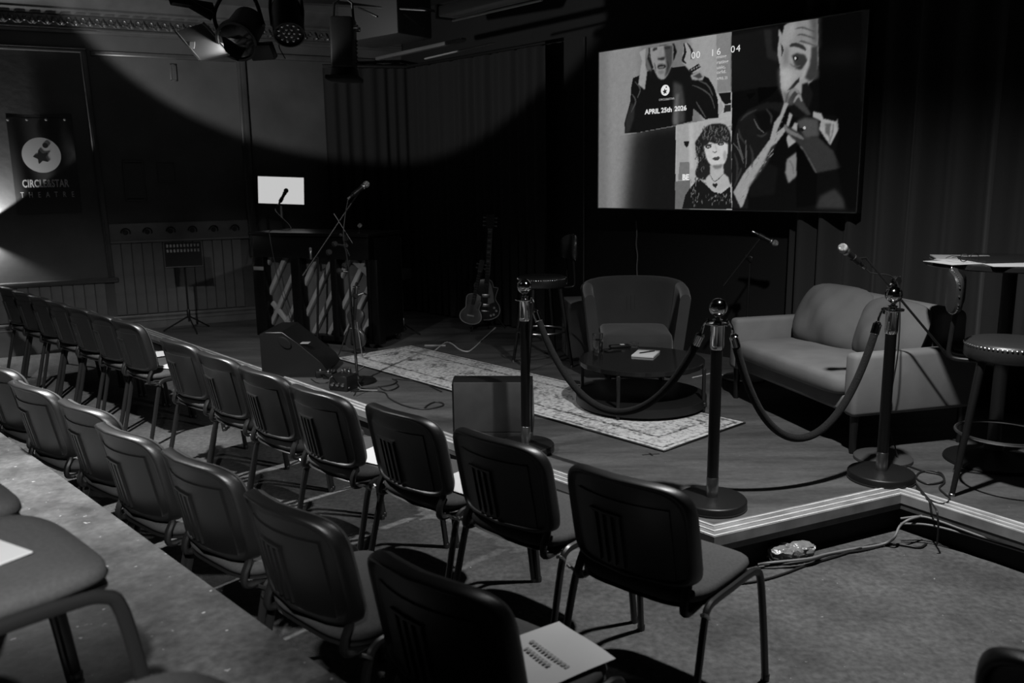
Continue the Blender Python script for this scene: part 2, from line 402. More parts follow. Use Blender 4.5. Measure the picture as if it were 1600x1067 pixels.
# ---------------------------------------------------------------- curtains
def curtain(name, label, pts, z0, z1, pitch, amp, seed, mt='curtain'):
    rnd = random.Random(seed); pts = [Vector(p) for p in pts]
    tot = sum((b-a).length for a, b in zip(pts, pts[1:])); n = int(tot/pitch*10)
    ph = 0; line = []
    cum = [0]
    for a, b_ in zip(pts, pts[1:]): cum.append(cum[-1]+(b_-a).length)
    def at(s):
        for i in range(len(pts)-1):
            if s <= cum[i+1]+1e-6:
                d = (pts[i+1]-pts[i]).normalized(); return pts[i]+d*(s-cum[i]), Vector((-d.y, d.x))
        d = (pts[-1]-pts[-2]).normalized(); return pts[-1], Vector((-d.y, d.x))
    rows = []; phs = []; sp = 1
    for i in range(n+1):
        if i % 10 == 0: sp = .75+rnd.random()*.5; am = .6+rnd.random()*.6
        ph += 2*math.pi/10*sp; phs.append((ph, am))
    for j in range(13):
        f = j/12; row = []
        for i in range(n+1):
            s = tot*i/n; p, nn = at(s); q, am = phs[i]
            d = amp*am*(.55+.45*(1-f))*math.sin(q)+amp*.25*math.sin(q*.37+f*2.2)
            z = z0+(z1-z0)*f
            row.append((p.x+nn.x*d, p.y+nn.y*d, z))
        rows.append(row)
    t = thing(name, label, 'curtain')
    MB().grid(rows).obj('cloth', mt, t, smooth=80)
    b = MB(); b.tube([(p.x, p.y, z1+.02) for p in pts], .016, 8); b.obj('rail', 'satin', t)
    return t
# ---------------------------------------------------------------- corner curtain and the one beside the screen
ca = wl(1.93, 0, .25).to_2d(); cb = (CORNER+NL*.45-NB*.1).to_2d(); cc = bw(SC+2.6, 0, .22).to_2d()
curtain('corner_curtain', 'black pleated curtain hanging in the dark corner behind the piano', [ca, cb, cc], ST+.02, 2.95, .13, .035, 3, 'curtain_dimmed')
cs = bw(0, 0, .28); 
def s_at(x, off):   # wall position under photo column x
    p = onplane(x, 400, NB*(DB-off), NB); return -HB.dot(p)
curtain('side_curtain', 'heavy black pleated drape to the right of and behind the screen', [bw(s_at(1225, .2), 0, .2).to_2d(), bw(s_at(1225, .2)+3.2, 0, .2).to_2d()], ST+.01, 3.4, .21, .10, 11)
# thin batten and a hanging cable on the black wall
s1 = s_at(914, .0); b = MB(); b.box((0, 0, 1.6), (.012, .012, 2.8)); o = b.obj('wall_batten', 'trim'); o.location = bw(s1, 0, .02); tag(o, 'thin grey vertical batten on the black wall left of the armchair', 'batten')
pa = [onplane(994+dx, y, NB*(DB-.03), NB) for dx, y in ((0, 345), (1, 365), (0, 382), (2, 400), (1, 418), (2, 440), (3, 465))]
b = MB(); b.tube(smooth(pa), .006, 6); tag(b.obj('hanging_cable', 'cable_grey'), 'thin cable hanging down the black wall behind the armchair', 'cable')
# ================================================================== CHAIRS
def back_map(x, t, d):
    """backrest space: x across, t up (0 at .49), d outwards to the front"""
    y = -.226 - .20*t + 1.15*x*x + d
    return (x, y, .49+t*.985)
def make_chair():
    t = thing('stacking_chair', 'chair', 'chair')
    # seat cushion: rounded slab with a soft waterfall edge
    def slab(w, d, z0, z1, dome, e, cy=.01):
        o1 = sup(w, d, e, 40); R_ = []
        def ring(s, z): return [(x*s, cy+y*s, z - (.018*max(0, (y*s-.12)/.09)**2 if y*s > .12 else 0) - (.012*(1-min(1, abs(x*s)/(w*.5))**2)*0)) for x, y in o1]
        R_.append(ring(.90, z0)); R_.append(ring(.97, z0+.004)); R_.append(ring(1, (z0+z1)/2)); R_.append(ring(.985, z1-.006)); R_.append(ring(.95, z1)); R_.append(ring(.75, z1+dome*.6)); R_.append(ring(.4, z1+dome)); R_.append(ring(.05, z1+dome))
        return R_
    MB().rings(slab(.47, .45, .436, .476, .006, 4, -.005)).obj('seat_cushion', 'fabric', t, smooth=60)
    b = MB(); b.rings(slab(.466, .444, .420, .436, 0, 4, -.005)); b.obj('seat_pan', 'plastic', t, smooth=50)
    # backrest shell, with lip, raised panel and ribs; pad on the front
    W, H = .46, .345
    ol = [(a_[0], a_[1]) if a_[1] >= 0 else (b_[0], b_[1]) for a_, b_ in zip(sup(W, H, 4.4, 44), sup(W, H, 8, 44))]
    def ring(s, d): return [back_map(x*s, H/2+y*s, d) for x, y in ol]
    sh = MB().rings([ring(.05, -.014), ring(.6, -.014), ring(.85, -.014), ring(.885, -.016), ring(.905, -.023), ring(.925, -.0285), ring(.95, -.030), ring(.972, -.027), ring(.988, -.020), ring(.997, -.011), ring(1, -.001), ring(1, .008), ring(.985, .014), ring(.05, .014)]).obj('back_shell', 'plastic', t, smooth=80)
    MB().rings([ring(.96, .002), ring(.97, .02), ring(.94, .032), ring(.82, .04), ring(.4, .042), ring(.05, .042)]).obj('back_pad', 'fabric', t, smooth=60)
    def panel(x0, x1, t0, t1, d0, d1, n=6):
        b = MB(); bot = [back_map(x0+(x1-x0)*i/n, t0, d1) for i in range(n+1)]; top = [back_map(x0+(x1-x0)*i/n, t1, d1) for i in range(n+1)]
        bo2 = [back_map(x0+(x1-x0)*i/n, t0, d0) for i in range(n+1)]; to2 = [back_map(x0+(x1-x0)*i/n, t1, d0) for i in range(n+1)]
        b.grid([bo2, bot, top, to2]); 
        b.add([bo2[0], bot[0], top[0], to2[0]], [(0, 1, 2, 3)]); b.add([bo2[-1], bot[-1], top[-1], to2[-1]], [(0, 1, 2, 3)]); return b
    panel(-.165, .165, .012, .262, -.012, -.019).obj('back_panel', 'plastic', t, smooth=30)
    for i in range(4):
        x = -.1+i*.032; panel(x, x+.013, .03, .205, -.017, -.027, 1).obj('rib', 'plastic', sh, smooth=0)
    panel(-.11, .012, .205, .213, -.017, -.027, 2).obj('rib_bar', 'plastic', sh, smooth=0)
    # frame: each leg with its half of the seat rail
    for s in (-1, 1):
        fr = smooth([(s*.236, -.0, .432), (s*.236, .10, .432), (s*.238, .165, .425), (s*.242, .195, .385), (s*.248, .222, .2), (s*.252, .245, .0)], 5)
        MB().tube(fr, .0145, 8, flat=.8).obj('leg', 'tube', t)
        rr = smooth([(s*.236, 0, .432), (s*.236, -.10, .432), (s*.238, -.15, .425), (s*.242, -.178, .385), (s*.248, -.225, .2), (s*.252, -.275, .0)], 5)
        MB().tube(rr, .0145, 8, flat=.8).obj('leg', 'tube', t)
        bs = smooth([(s*.19, -.04, .428), (s*.195, -.15, .414), (s*.197, -.215, .417), (s*.196, -.218, .455), (s*.194, -.196, .50), (s*.19, -.196, .55)], 6)
        MB().tube(bs, .0115, 8, flat=1.3).obj('back_support', 'tube', t)
        for y0 in (.245, -.275): MB().lathe([(0, 0), (.014, 0), (.015, .02), (.012, .024)], 10, T(s*.252, y0, 0)).obj('foot_cap', 'plastic', t)
        b = MB(); b.tube([(s*.24, -.17, .40), (s*.254, -.175, .405), (s*.258, -.19, .42), (s*.254, -.205, .43), (s*.245, -.205, .425)], .006, 6); b.obj('link_hook', 'dull_chrome', t)
    b = MB(); b.tube([(-.236, .09, .424), (.236, .09, .424)], .009, 8); b.obj('crossbar', 'tube', t)
    b = MB(); b.tube([(-.236, -.1, .424), (.236, -.1, .424)], .009, 8); b.obj('crossbar', 'tube', t)
    return t
proto = make_chair(); used = [False]
def place_chair(x, y, z, ang, label, group):
    if not used[0]: o = proto; used[0] = True
    else: o = copy_tree(proto)
    o.location = (x, y, z); o.rotation_euler = (0, 0, R(ang)); o['label'] = label; o['group'] = group; return o
def by_top(px, ang, label, group, floor_z=0):
    """px = photo pixel of the middle of the backrest's top edge"""
    p = onz(px[0], px[1], floor_z+.825); a = R(ang); f = Vector((-math.sin(a), math.cos(a), 0))
    o = p+f*.285-Vector((math.cos(a), math.sin(a), 0))*.015; return place_chair(o.x, o.y, floor_z, ang, label, group)
ORD = ['nearest the camera', 'second from the near end', 'third from the near end', 'fourth from the near end', 'fifth from the near end', 'sixth from the near end', 'last at the far end']
# front row, near block (seven chairs, near to far)
B = [((874+1071)/2, 745, -42), (767.5, 683, -44), (615, 641.5, -45.5), (486.5, 609.5, -45), (400, 579, -46), (331, 554.5, -46), (271.7, 533.3, -44)]
chairs_b = []
for i, (x, y, a) in enumerate(B):
    chairs_b.append(by_top((x, y), a, 'front row chair of the near block, '+ORD[i]+', black', 'front row near block'))
# front row, far block by the panelled wall
u = Vector((.735, -.678)); base = onz(170, 501, .8).to_2d()+Vector((.70, -.714))*.225; fdir = Vector((.70, .714))
FAR = ['nearest the gap in the row', 'second from the gap', 'third from the gap', 'fourth from the gap', 'fifth from the gap', 'sixth from the gap', 'furthest from the gap']
chairs_a = []
for i in range(7):
    p = base-Vector((.70, -.714))*(.465*i); o = p+fdir*.285
    chairs_a.append(place_chair(o.x, o.y, 0, -43+(i % 3-1)*1.2, 'black chair in the far block by the banner wall, '+FAR[i], 'front row far block'))
# second row
Cc = [((553+767.5)/2, 897, -41), ((372.6+497.5)/2, 789, -43), ((253+337.5)/2-2, 717, -42), ((147+223)/2-3, 673, -41), ((89.6+154.7)/2-3, 633, -40), ((14+68.4)/2-3, 602, -40)]
chairs_c = []
for i, (x, y, a) in enumerate(Cc):
    chairs_c.append(by_top((x, y), a, 'black chair in the second row along the riser, '+ORD[i], 'second row'))
p = onz(41, 602, .805)+Vector((-.40, .38, 0)); chairs_c.append(place_chair(p.x+.2, p.y+.2, 0, -40, 'black stacking chair at the picture left edge of the second row, half cut off', 'second row'))
# third row on the riser
for k, (px, lab) in enumerate((((195, 885), 'black stacking chair on the riser, its whole seat front in view'), ((52, 785), 'black stacking chair on the riser, only a seat corner showing at the left edge'))):
    c = onz(px[0], px[1], RZ+.465); a = R(-44); ax = Vector((math.cos(a), math.sin(a), 0)); fy = Vector((-math.sin(a), math.cos(a), 0))
    o = c-ax*.225-fy*.215; q_ = place_chair(o.x, o.y, RZ, -44, lab, 'third row on the riser')
    if k == 0: o_d = q_
o2 = copy_tree(o_d); o2.location = o_d.location+Vector((.60, -.63, 0)); o2['label'] = 'black stacking chair on the riser, a dark seat corner at the bottom edge'
# a lone chair past the aisle, bottom right
c = onz(1532, 1026, .80); a = R(-38); ax = Vector((math.cos(a), math.sin(a), 0)); fy = Vector((-math.sin(a), math.cos(a), 0))
o = c+ax*.215+fy*.285; place_chair(o.x, o.y, 0, -38, 'black stacking chair whose rounded back just enters the bottom right corner', 'chair past the aisle')
# ---------------------------------------------------------------- sheets of paper lying on seats
def sheet(label, ch, cx, cy, w, h, ang, lines=0, z=None, name='paper_sheet'):
    t = thing(name, label, 'paper', ch.matrix_basis @ Vector((cx, cy, .4875 if z is None else z)), ch.rotation_euler.z+R(ang), 'paper sheets on chairs')
    n = 8; rows = [[(-w/2+w*i/n, -h/2+h*j/n, .0025*math.sin(i*.7+j*.5)) for i in range(n+1)] for j in range(n+1)]
    MB().grid(rows+[[(x, y, z_-.0008) for x, y, z_ in r] for r in rows[::-1]], cu=True).obj('page', 'paper', t)
    for k in range(lines):
        b = MB(); rnd = random.Random(k)
        x = -.075+.02*k
        while x < (.075 if k == 0 else .045):
            ww = .006+rnd.random()*.006; b.box((x+ww/2, .02-.032*k, .0035), (ww, .014, .0006)); x += ww+.004
        b.obj('print_line', 'ink', t, smooth=0)
    return t
sheet('white printed sheet lying on the seat of the nearest second-row chair', chairs_c[0], .085, .055, .235, .297, -14, 2)
sheet('white sheet on the fourth front-row seat behind its backrest', chairs_b[3], .1, .03, .21, .297, 18)
sheet('white sheet on the third front-row seat beside the monitor speaker', chairs_b[2], .115, .03, .21, .297, 8)
sheet('white sheet on the far-block seat next to the gap', chairs_a[0], .1, .06, .21, .297, 25)
sheet('white sheet on the second far-block seat from the gap', chairs_a[1], .09, .1, .21, .25, -10)
sheet('white sheet on the cut-off chair at the left edge', chairs_c[6], .1, .0, .21, .297, 20)
p_ = onz(-68, 884, RZ+.484); t_ = thing('paper_sheet', 'white sheet whose corner shows on the riser chair seat at the left edge', 'paper', p_, R(-30), 'paper sheets on chairs')
MB().box((0, 0, .002), (.15, .21, .004), bev=.001, seg=1).obj('page', 'paper', t_, smooth=0)
# ================================================================== STANCHIONS AND ROPES
def make_stanchion():
    t = thing('stanchion', 'x', 'stanchion')
    MB().lathe([(0, 0), (.156, 0), (.16, .004), (.16, .034), (.155, .04), (.15, .041), (.03, .047), (.0, .047)], 48).obj('base', 'satin', t)
    MB().lathe([(.162, .0), (.162, .008), (.158, .009)], 48).obj('rubber_ring', 'black', t)
    MB().lathe([(.0275, .045), (.0275, .14), (.026, .142), (.02, .142)], 28).obj('lower_collar', 'dull_chrome', t)
    MB().lathe([(.0262, .14), (.0262, .75)], 28).obj('pole', 'piano', t)
    MB().lathe([(.0262, .745), (.029, .75), (.031, .765), (.031, .852), (.033, .858), (.052, .860), (.053, .864), (.052, .868), (.02, .870), (.018, .876), (.024, .882), (.012, .886), (.011, .893), (.016, .896), (.012, .90)], 32).obj('upper_collar', 'chrome', t)
    b = MB(); n = 16; rr = .041; b.lathe([(rr*math.sin(math.pi*(1-i/n)*.98+.03), .937+.041*math.cos(math.pi*(1-i/n))) for i in range(n+1)], 32); b.obj('ball_finial', 'chrome', t)
    return t
st0 = make_stanchion(); SPOS = [onz(822, 703, ST), onz(1112, 790, ST), onz(1376, 748, ST)]
SL = ['chrome and black rope stanchion furthest left, behind the front row chairs', 'chrome and black rope stanchion in the middle, at the stage front corner', 'chrome and black rope stanchion at right, before the sofa arm']
for i, p in enumerate(SPOS):
    o = st0 if i == 0 else copy_tree(st0); o.location = (p.x, p.y, ST+.001); tag(o, SL[i], group='rope stanchions')
def rope(a, c, zl, label):
    d = (c-a).normalized(); ha = a+d*.052+Vector((0, 0, .862)); hc = c-d*.052+Vector((0, 0, .862)); L = (hc-ha).length
    t = thing('velvet_rope', label, 'rope', group='barrier ropes')
    z0 = ST+.80; s = z0-zl; A = ha+d*.035; Cn = hc-d*.035; pts = []
    # catenary
    k = 1.0; half = (Cn-A).length/2
    lo, hi = .02, 5
    for _ in range(60):
        m_ = (lo+hi)/2
        if m_*(math.cosh(half/m_)-1) > s: lo = m_
        else: hi = m_
    cc = (lo+hi)/2
    for i in range(41):
        x = -half+2*half*i/40; pts.append(A.lerp(Cn, i/40).to_2d().to_3d()+Vector((0, 0, zl+cc*(math.cosh(x/cc)-1))))
    MB().tube(pts, .0185, 12).obj('cord', 'velvet', t, smooth=80)
    for e, p1, p2, hk in ((0, pts[0], pts[1], ha), (1, pts[-1], pts[-2], hc)):
        dr = (p2-p1).normalized(); b = MB(); b.lathe([(.0, -.012), (.012, -.012), (.016, -.004), (.021, .0), (.021, .05), (.019, .052)], 16, along(p1, p2)); b.obj('ferrule', 'chrome', t)
        mid = (hk+p1)/2; q = hk+Vector((0, 0, .008))
        ring_ = smooth([p1-dr*.010, p1-dr*.02+Vector((0, 0, .012)), mid+Vector((0, 0, .024)), q+Vector((0, 0, .006)), q+Vector((0, 0, -.022))], 5)
        MB().tube(ring_, .006, 8).obj('hook', 'chrome', t)
rope(SPOS[0], SPOS[1], .535, 'black velvet rope sagging between left and middle stanchions, before the coffee table')
rope(SPOS[1], SPOS[2], .462, 'black velvet rope sagging between middle and right stanchions, before the sofa')
# ================================================================== RUG
rg = [onz(525, 561, ST), onz(1037, 706, ST), onz(1167, 657, ST), onz(632, 543, ST)]
ux = (rg[1]-rg[0]).normalized(); uy = Vector((-ux.y, ux.x, 0)); LX = (rg[1]-rg[0]).length; LY = ((rg[2]-rg[1]).dot(uy)+(rg[3]-rg[0]).dot(uy))/2
rug = thing('patterned_rug', 'long faded patterned rug lying across the stage under the coffee table', 'rug'); rug.matrix_world = frame((rg[0].x, rg[0].y, ST), ux, uy)
def rug_mat():
    m = mat('rug_weave', .3, .95); nt = m.node_tree; N = nt.nodes; L = nt.links; b = N['Principled BSDF']
    tc = N.new('ShaderNodeTexCoord')
    def math_(op, a, c=None):
        n = N.new('ShaderNodeMath'); n.operation = op
        for i, q in enumerate((a, c)):
            if q is None: continue
            if isinstance(q, (int, float)): n.inputs[i].default_value = q
            else: L.new(q, n.inputs[i])
        return n.outputs[0]
    sx = N.new('ShaderNodeSeparateXYZ'); L.new(tc.outputs['Object'], sx.inputs[0]); X, Y = sx.outputs[0], sx.outputs[1]
    # medallion lattice: two rows of scalloped diamonds
    fx = math_('ABSOLUTE', math_('SUBTRACT', math_('FRACT', math_('MULTIPLY', X, 1/.36)), .5))
    fy = math_('ABSOLUTE', math_('SUBTRACT', math_('FRACT', math_('MULTIPLY', Y, 1/.30)), .5))
    dia = math_('ADD', fx, fy)
    wv = math_('MULTIPLY', math_('SINE', math_('MULTIPLY', dia, 34)), .5)
    fl = N.new('ShaderNodeTexVoronoi'); fl.inputs['Scale'].default_value = 26; L.new(tc.outputs['Object'], fl.inputs['Vector'])
    ns = N.new('ShaderNodeTexNoise'); ns.inputs['Scale'].default_value = 48; ns.inputs['Detail'].default_value = 4; L.new(tc.outputs['Object'], ns.inputs['Vector'])
    big = N.new('ShaderNodeTexNoise'); big.inputs['Scale'].default_value = 3.5; L.new(tc.outputs['Object'], big.inputs['Vector'])
    # border bands
    bx = math_('MINIMUM', X, math_('SUBTRACT', LX, X)); by = math_('MINIMUM', Y, math_('SUBTRACT', LY, Y)); bd = math_('MINIMUM', bx, by)
    inb = math_('GREATER_THAN', bd, .17); line = math_('LESS_THAN', math_('ABSOLUTE', math_('SUBTRACT', bd, .17)), .012)
    line2 = math_('LESS_THAN', math_('ABSOLUTE', math_('SUBTRACT', bd, .035)), .008)
    med = math_('LESS_THAN', math_('ADD', dia, math_('MULTIPLY', math_('SUBTRACT', ns.outputs['Fac'], .5), .25)), .27)
    core = math_('LESS_THAN', dia, .10)
    pat = math_('MULTIPLY', math_('SUBTRACT', fl.outputs['Distance'], .35), .55)
    pat = math_('ADD', pat, math_('MULTIPLY', math_('SUBTRACT', ns.outputs['Fac'], .5), 3.0))
    pat = math_('ADD', pat, math_('MULTIPLY', math_('SUBTRACT', big.outputs['Fac'], .5), 1.3))
    pat = math_('SUBTRACT', pat, math_('MULTIPLY', math_('MULTIPLY', med, inb), .42))
    pat = math_('ADD', pat, math_('MULTIPLY', math_('MULTIPLY', core, inb), .35))
    pat = math_('SUBTRACT', pat, math_('MULTIPLY', math_('MAXIMUM', line, line2), .6))
    r = N.new('ShaderNodeValToRGB'); e = r.color_ramp.elements; e[0].position = .15; e[1].position = .62
    e[0].color = (.04, .04, .04, 1); e[1].color = (.5, .5, .5, 1); x_ = e.new(.38); x_.color = (.25, .25, .25, 1)
    L.new(math_('ADD', math_('MULTIPLY', pat, .4), .5), r.inputs[0]); L.new(r.outputs[0], b.inputs['Base Color'])
    bp = N.new('ShaderNodeBump'); bp.inputs['Strength'].default_value = .3; bp.inputs['Distance'].default_value = .004; L.new(ns.outputs['Fac'], bp.inputs['Height']); L.new(bp.outputs[0], b.inputs['Normal'])
    return m
M['rug'] = rug_mat()
MB().box((LX/2, LY/2, .006), (LX, LY, .010), bev=.003).obj('pile', 'rug', rug, smooth=0)
b = MB()
for d, l in (((LX/2, -.004, .006), (LX+.02, .012, .012)), ((LX/2, LY+.004, .006), (LX+.02, .012, .012)), ((-.004, LY/2, .006), (.012, LY, .012)), ((LX+.004, LY/2, .006), (.012, LY, .012))): b.box(d, l, bev=.003, seg=1)
b.obj('bound_edge', 'metal', rug)
RUGZ = ST+.0115
# ================================================================== COFFEE TABLE and what stands on it
tc_ = Vector((.865, 5.52, 0)); TT = .515
ct_ = thing('coffee_table', 'low round black coffee table with a lower shelf, on the rug', 'table', (tc_.x, tc_.y, RUGZ))
h = TT-RUGZ
MB().lathe([(0, h-.035), (.412, h-.035), (.417, h-.03), (.417, h-.004), (.413, h), (0, h)], 64).obj('table_top', 'glossy', ct_)
MB().lathe([(0, .02), (.425, .02), (.43, .025), (.43, .07), (.426, .074), (.0, .074)], 64).obj('lower_shelf', 'marble', ct_)
MB().lathe([(.43, .018), (.436, .02), (.436, .072), (.43, .076)], 64).obj('shelf_rim', 'satin', ct_)
for k in range(4):
    a = R(-118+k*90); b = MB(); b.box((math.cos(a)*.428, math.sin(a)*.428, (h-.03)/2), (.022, .022, h-.03), bev=.003, seg=1); b.box((math.cos(a)*.435, math.sin(a)*.435, .045), (.03, .03, .03), bev=.004, seg=1); b.obj('leg', 'metal', ct_)
# glass of water
gp = onz(934, 550, TT)
g = thing('water_glass', 'clear straight glass of water on the coffee table', 'glass', (gp.x, gp.y, TT+.001))
MB().lathe([(0, 0), (.033, 0), (.035, .003), (.0365, .128), (.036, .131), (.0345, .131), (.0335, .126), (.0325, .018), (0, .016)], 28).obj('tumbler', 'glass', g)
M['water'] = glass('water', 0, .9)
MB().lathe([(0, .0165), (.0324, .0185), (.0333, .085), (0, .085)], 28).obj('water', 'water', g)
gp = onz(991, 543, TT); g2 = MB().lathe([(0, 0), (.03, 0), (.032, .003), (.033, .035), (.030, .035), (.029, .012), (0, .012)], 24).obj('glass_tealight_holder', 'glass', loc=(gp.x, gp.y, TT+.001)); tag(g2, 'small low glass tealight holder on the coffee table', 'tealight holder')
# notepad with pen
npd = onz(1009, 554, TT); nb_ = thing('notepad', 'white notepad lying on the coffee table', 'notepad', (npd.x, npd.y, TT+.001), R(-22))
MB().box((0, 0, .006), (.15, .21, .012), bev=.001, seg=1).obj('pages', 'paper', nb_, smooth=0)
MB().box((0, .09, .0128), (.15, .03, .0015)).obj('heading_band', 'grey', nb_, smooth=0)
pen = MB(); pen.lathe([(0, 0), (.0015, .0), (.004, .012), (.004, .13), (.003, .135), (0, .135)], 10, T(npd.x-.05, npd.y-.03, TT+.0185) @ RZm(-60) @ RX(-90)); tag(pen.obj('pen', 'satin'), 'thin dark pen lying across the white notepad', 'pen')
rp = onz(968, 543, TT); rm = thing('handheld_recorder', 'flat black handset lying behind the glass on the coffee table', 'recorder', (rp.x, rp.y, TT+.001), R(12))
MB().box((0, 0, .010), (.15, .05, .02), bev=.006).obj('body', 'satin', rm); MB().box((.02, 0, .021), (.03, .03, .002), bev=.0005, seg=1).obj('button_panel', 'paper', rm)
rp = onz(957, 546, TT); ph = MB().box((0, 0, .004), (.12, .05, .008), bev=.003).obj('mobile_phone', 'glossy', loc=(rp.x-.005, rp.y-.06, TT+.001), rz=R(25)); tag(ph, 'thin black phone beside the water glass on the coffee table', 'phone')
# ================================================================== ARMCHAIR
ac = Vector((.955, 6.47)); A_ = thing('tub_armchair', 'grey velvet tub armchair with flared wings behind the coffee table', 'armchair', (ac.x, ac.y, ST), R(-4))
# local: front is -y
def cushion(name, parent, m, c, size, e=6, bulge=.02, smooth_=70, nseg=44, mtx=None):
    w, d, hh = size; o1 = sup(w, d, e, nseg); rr = []
    for s, z in ((.5, 0), (.9, 0), (.965, .06), (1, .22), (1.0, .72), (.975, .92), (.93, .99), (.85, 1.0+bulge*.2/hh), (.5, 1+bulge*.8/hh), (.05, 1+bulge/hh)):
        rr.append([(c[0]+x*s, c[1]+y*s, c[2]+hh*z) for x, y in o1])
    return MB().rings(rr, mtx).obj(name, m, parent, smooth=smooth_)
cushion('seat', A_, 'armchair', (0, -.05, .16), (.54, .60, .205), 8, .02)
def wall_sweep(path, zbot, ztop, th, lean, n=10):
    """upholstered shell: path of (x,y,outward nx,ny), height profile, thickness, lean"""
    rows = []
    for k, (x, y, nx, ny, zt, ln) in enumerate(path):
        prof = []
        for j in range(2*n+6):
            pass
        ring_ = []
        # inner side up, rounded top, outer side down
        for f in [i/n for i in range(n+1)]: ring_.append((0, zbot+(zt-zbot-th/2)*f, ln*f))
        for a in (150, 120, 90, 60, 30): ring_.append((th/2+th/2*math.cos(R(a)), zt-th/2+th/2*math.sin(R(a)), ln))
        for f in [1-i/n for i in range(n+1)]: ring_.append((th, zbot+(zt-zbot-th/2)*f, ln*f))
        rows.append([(x+nx*(o+l), y+ny*(o+l), z) for o, z, l in ring_])
    return rows
def build_wall(name, path, m, parent, th=.09):
    rows = wall_sweep(path, .12, 0, th, 0); b = MB(); b.rings(rows); return b.obj(name, m, parent, smooth=60)
pb = []
for i in range(17):
    th_ = R(-68+136*i/16); pb.append((.285*math.sin(th_), -.02+.29*math.cos(th_), math.sin(th_), math.cos(th_), .735-.03*abs(i/8-1)**5, .075))
bk = build_wall('backrest', pb, 'armchair', A_)
for k in range(3):
    b = MB(); x = -.03+k*.033; pts = [(x+.008*math.sin(z*9), .277+.115*(z-.12)*.9, z) for z in [.46+i*.025 for i in range(6)]]
    b.tube(pts, [.001, .003, .004, .004, .003, .001], 6); b.obj('crease', 'armchair', bk)
for s in (-1, 1):
    pw = []
    for i in range(13):
        f = i/12; y = -.27+.38*f; x = s*(.25+.015*math.sin(f*2.6)); zt = .665+.045*math.sin(f*1.7)
        pw.append((x, y, s*1.0, .25*(f-.3), zt, .062))
    if s < 0: pw = pw[::-1]
    build_wall('wing', pw, 'armchair', A_, .08)
MB().box((0, 0, .16), (.48, .56, .08), bev=.03).obj('base', 'armchair', A_)
for sx, sy in ((-1, -1), (1, -1), (-1, 1), (1, 1)):
    MB().lathe([(0, 0), (.013, 0), (.022, .15), (0, .15)], 12, T(sx*.2, sy*.23, 0)).obj('leg', 'satin', A_)
# grey plinth beside it
pl = thing('plinth_cube', 'plain grey cube plinth standing behind the armchair', 'plinth', (.70, 7.22, ST), R(6))
MB().box((0, 0, .245), (.46, .46, .49), bev=.012).obj('body', 'grey', pl); MB().box((0, 0, .008), (.44, .44, .016)).obj('foot', 'black', pl)
# ================================================================== SOFA
SF = Vector((1.84, 4.40, 0)); dw = Vector((-.25, .968, 0)).normalized(); dd = Vector((.968, .25, 0)).normalized()
sofa = thing('two_seat_sofa', 'grey cloth two-seat sofa with box arms and tall legs', 'sofa'); sofa.matrix_world = frame((SF.x, SF.y, ST), -dw, dd)
# local: x to the sofa's own right... -x runs along its width, y to its back
SW, SD = 1.36, .80
def sbox(name, x0, x1, y0, y1, z0, z1, bev=.03, m='sofa'): return MB().box((-(x0+x1)/2, (y0+y1)/2, (z0+z1)/2), (x1-x0, y1-y0, z1-z0), bev=bev, seg=3).obj(name, m, sofa, smooth=50)
sbox('arm', 0, .10, .0, SD, .215, .565, .028)
sbox('arm', SW-.10, SW, .0, SD, .215, .565, .028)
sbox('backrest', .09, SW-.09, SD-.17, SD, .23, .76, .05)
sbox('seat_base', .095, SW-.095, .02, SD-.1, .215, .32, .02)
sc_ = cushion('seat_cushion', sofa, 'sofa', (-SW/2, .30, .31), (SW-.2, .68, .115), 9, .018)
for x in (.045, SW-.045):
    for y in (.045, SD-.05):
        MB().lathe([(0, 0), (.016, 0), (.017, .005), (.024, .22), (0, .22)], 14, T(-x, y, 0)).obj('leg', 'satin', sofa)
def pillow(label, cx, cy, cz, w_, h_, th, tilt, turn, seed):
    n = 16; rnd = random.Random(seed); F_ = []; B_ = []
    for j in range(n+1):
        rf = []; rb_ = []
        for i in range(n+1):
            u_, v_ = -1+2*i/n, -1+2*j/n
            k = (1-abs(u_)**2.6)**.55*(1-abs(v_)**2.6)**.55
            pin = 1-.05*(abs(u_*v_))**2
            x = u_*w_/2*(1-.13*v_**4); z = v_*h_/2*(1-.16*u_**4)
            wr = .012*math.sin(5*u_+3*v_+seed)*k+.006*math.sin(13*u_-4*v_+seed)*k
            rf.append((x, -th/2*k-wr, z)); rb_.append((x, th/2*k, z))
        F_.append(rf); B_.append(rb_)
    mtx = T(cx, cy, cz) @ RZm(turn) @ RX(-tilt)
    t = thing('sofa_pillow', label, 'cushion', group='loose cushions on the sofa'); t.matrix_world = sofa.matrix_world @ mtx
    MB().grid(F_).grid(B_[::-1]).obj('cover', 'pillow', t, smooth=80)
    sq = [(-1+k*.25, -1) for k in range(8)]+[(1, -1+k*.25) for k in range(8)]+[(1-k*.25, 1) for k in range(8)]+[(-1, 1-k*.25) for k in range(8)]
    ed = [(u_*w_/2*(1-.13*v_**4), 0, v_*h_/2*(1-.16*u_**4)) for u_, v_ in sq]
    MB().tube(ed, .004, 6, closed=True).obj('piping', 'pillow', t)
pillow('plump grey loose cushion at the far end of the sofa, standing taller', -(SW-.41), SD-.29, .60, .62, .44, .22, 24, 6, 1)
pillow('grey loose cushion at the near end of the sofa, behind the right stanchion', -.41, SD-.27, .59, .60, .41, .19, 22, -4, 4)
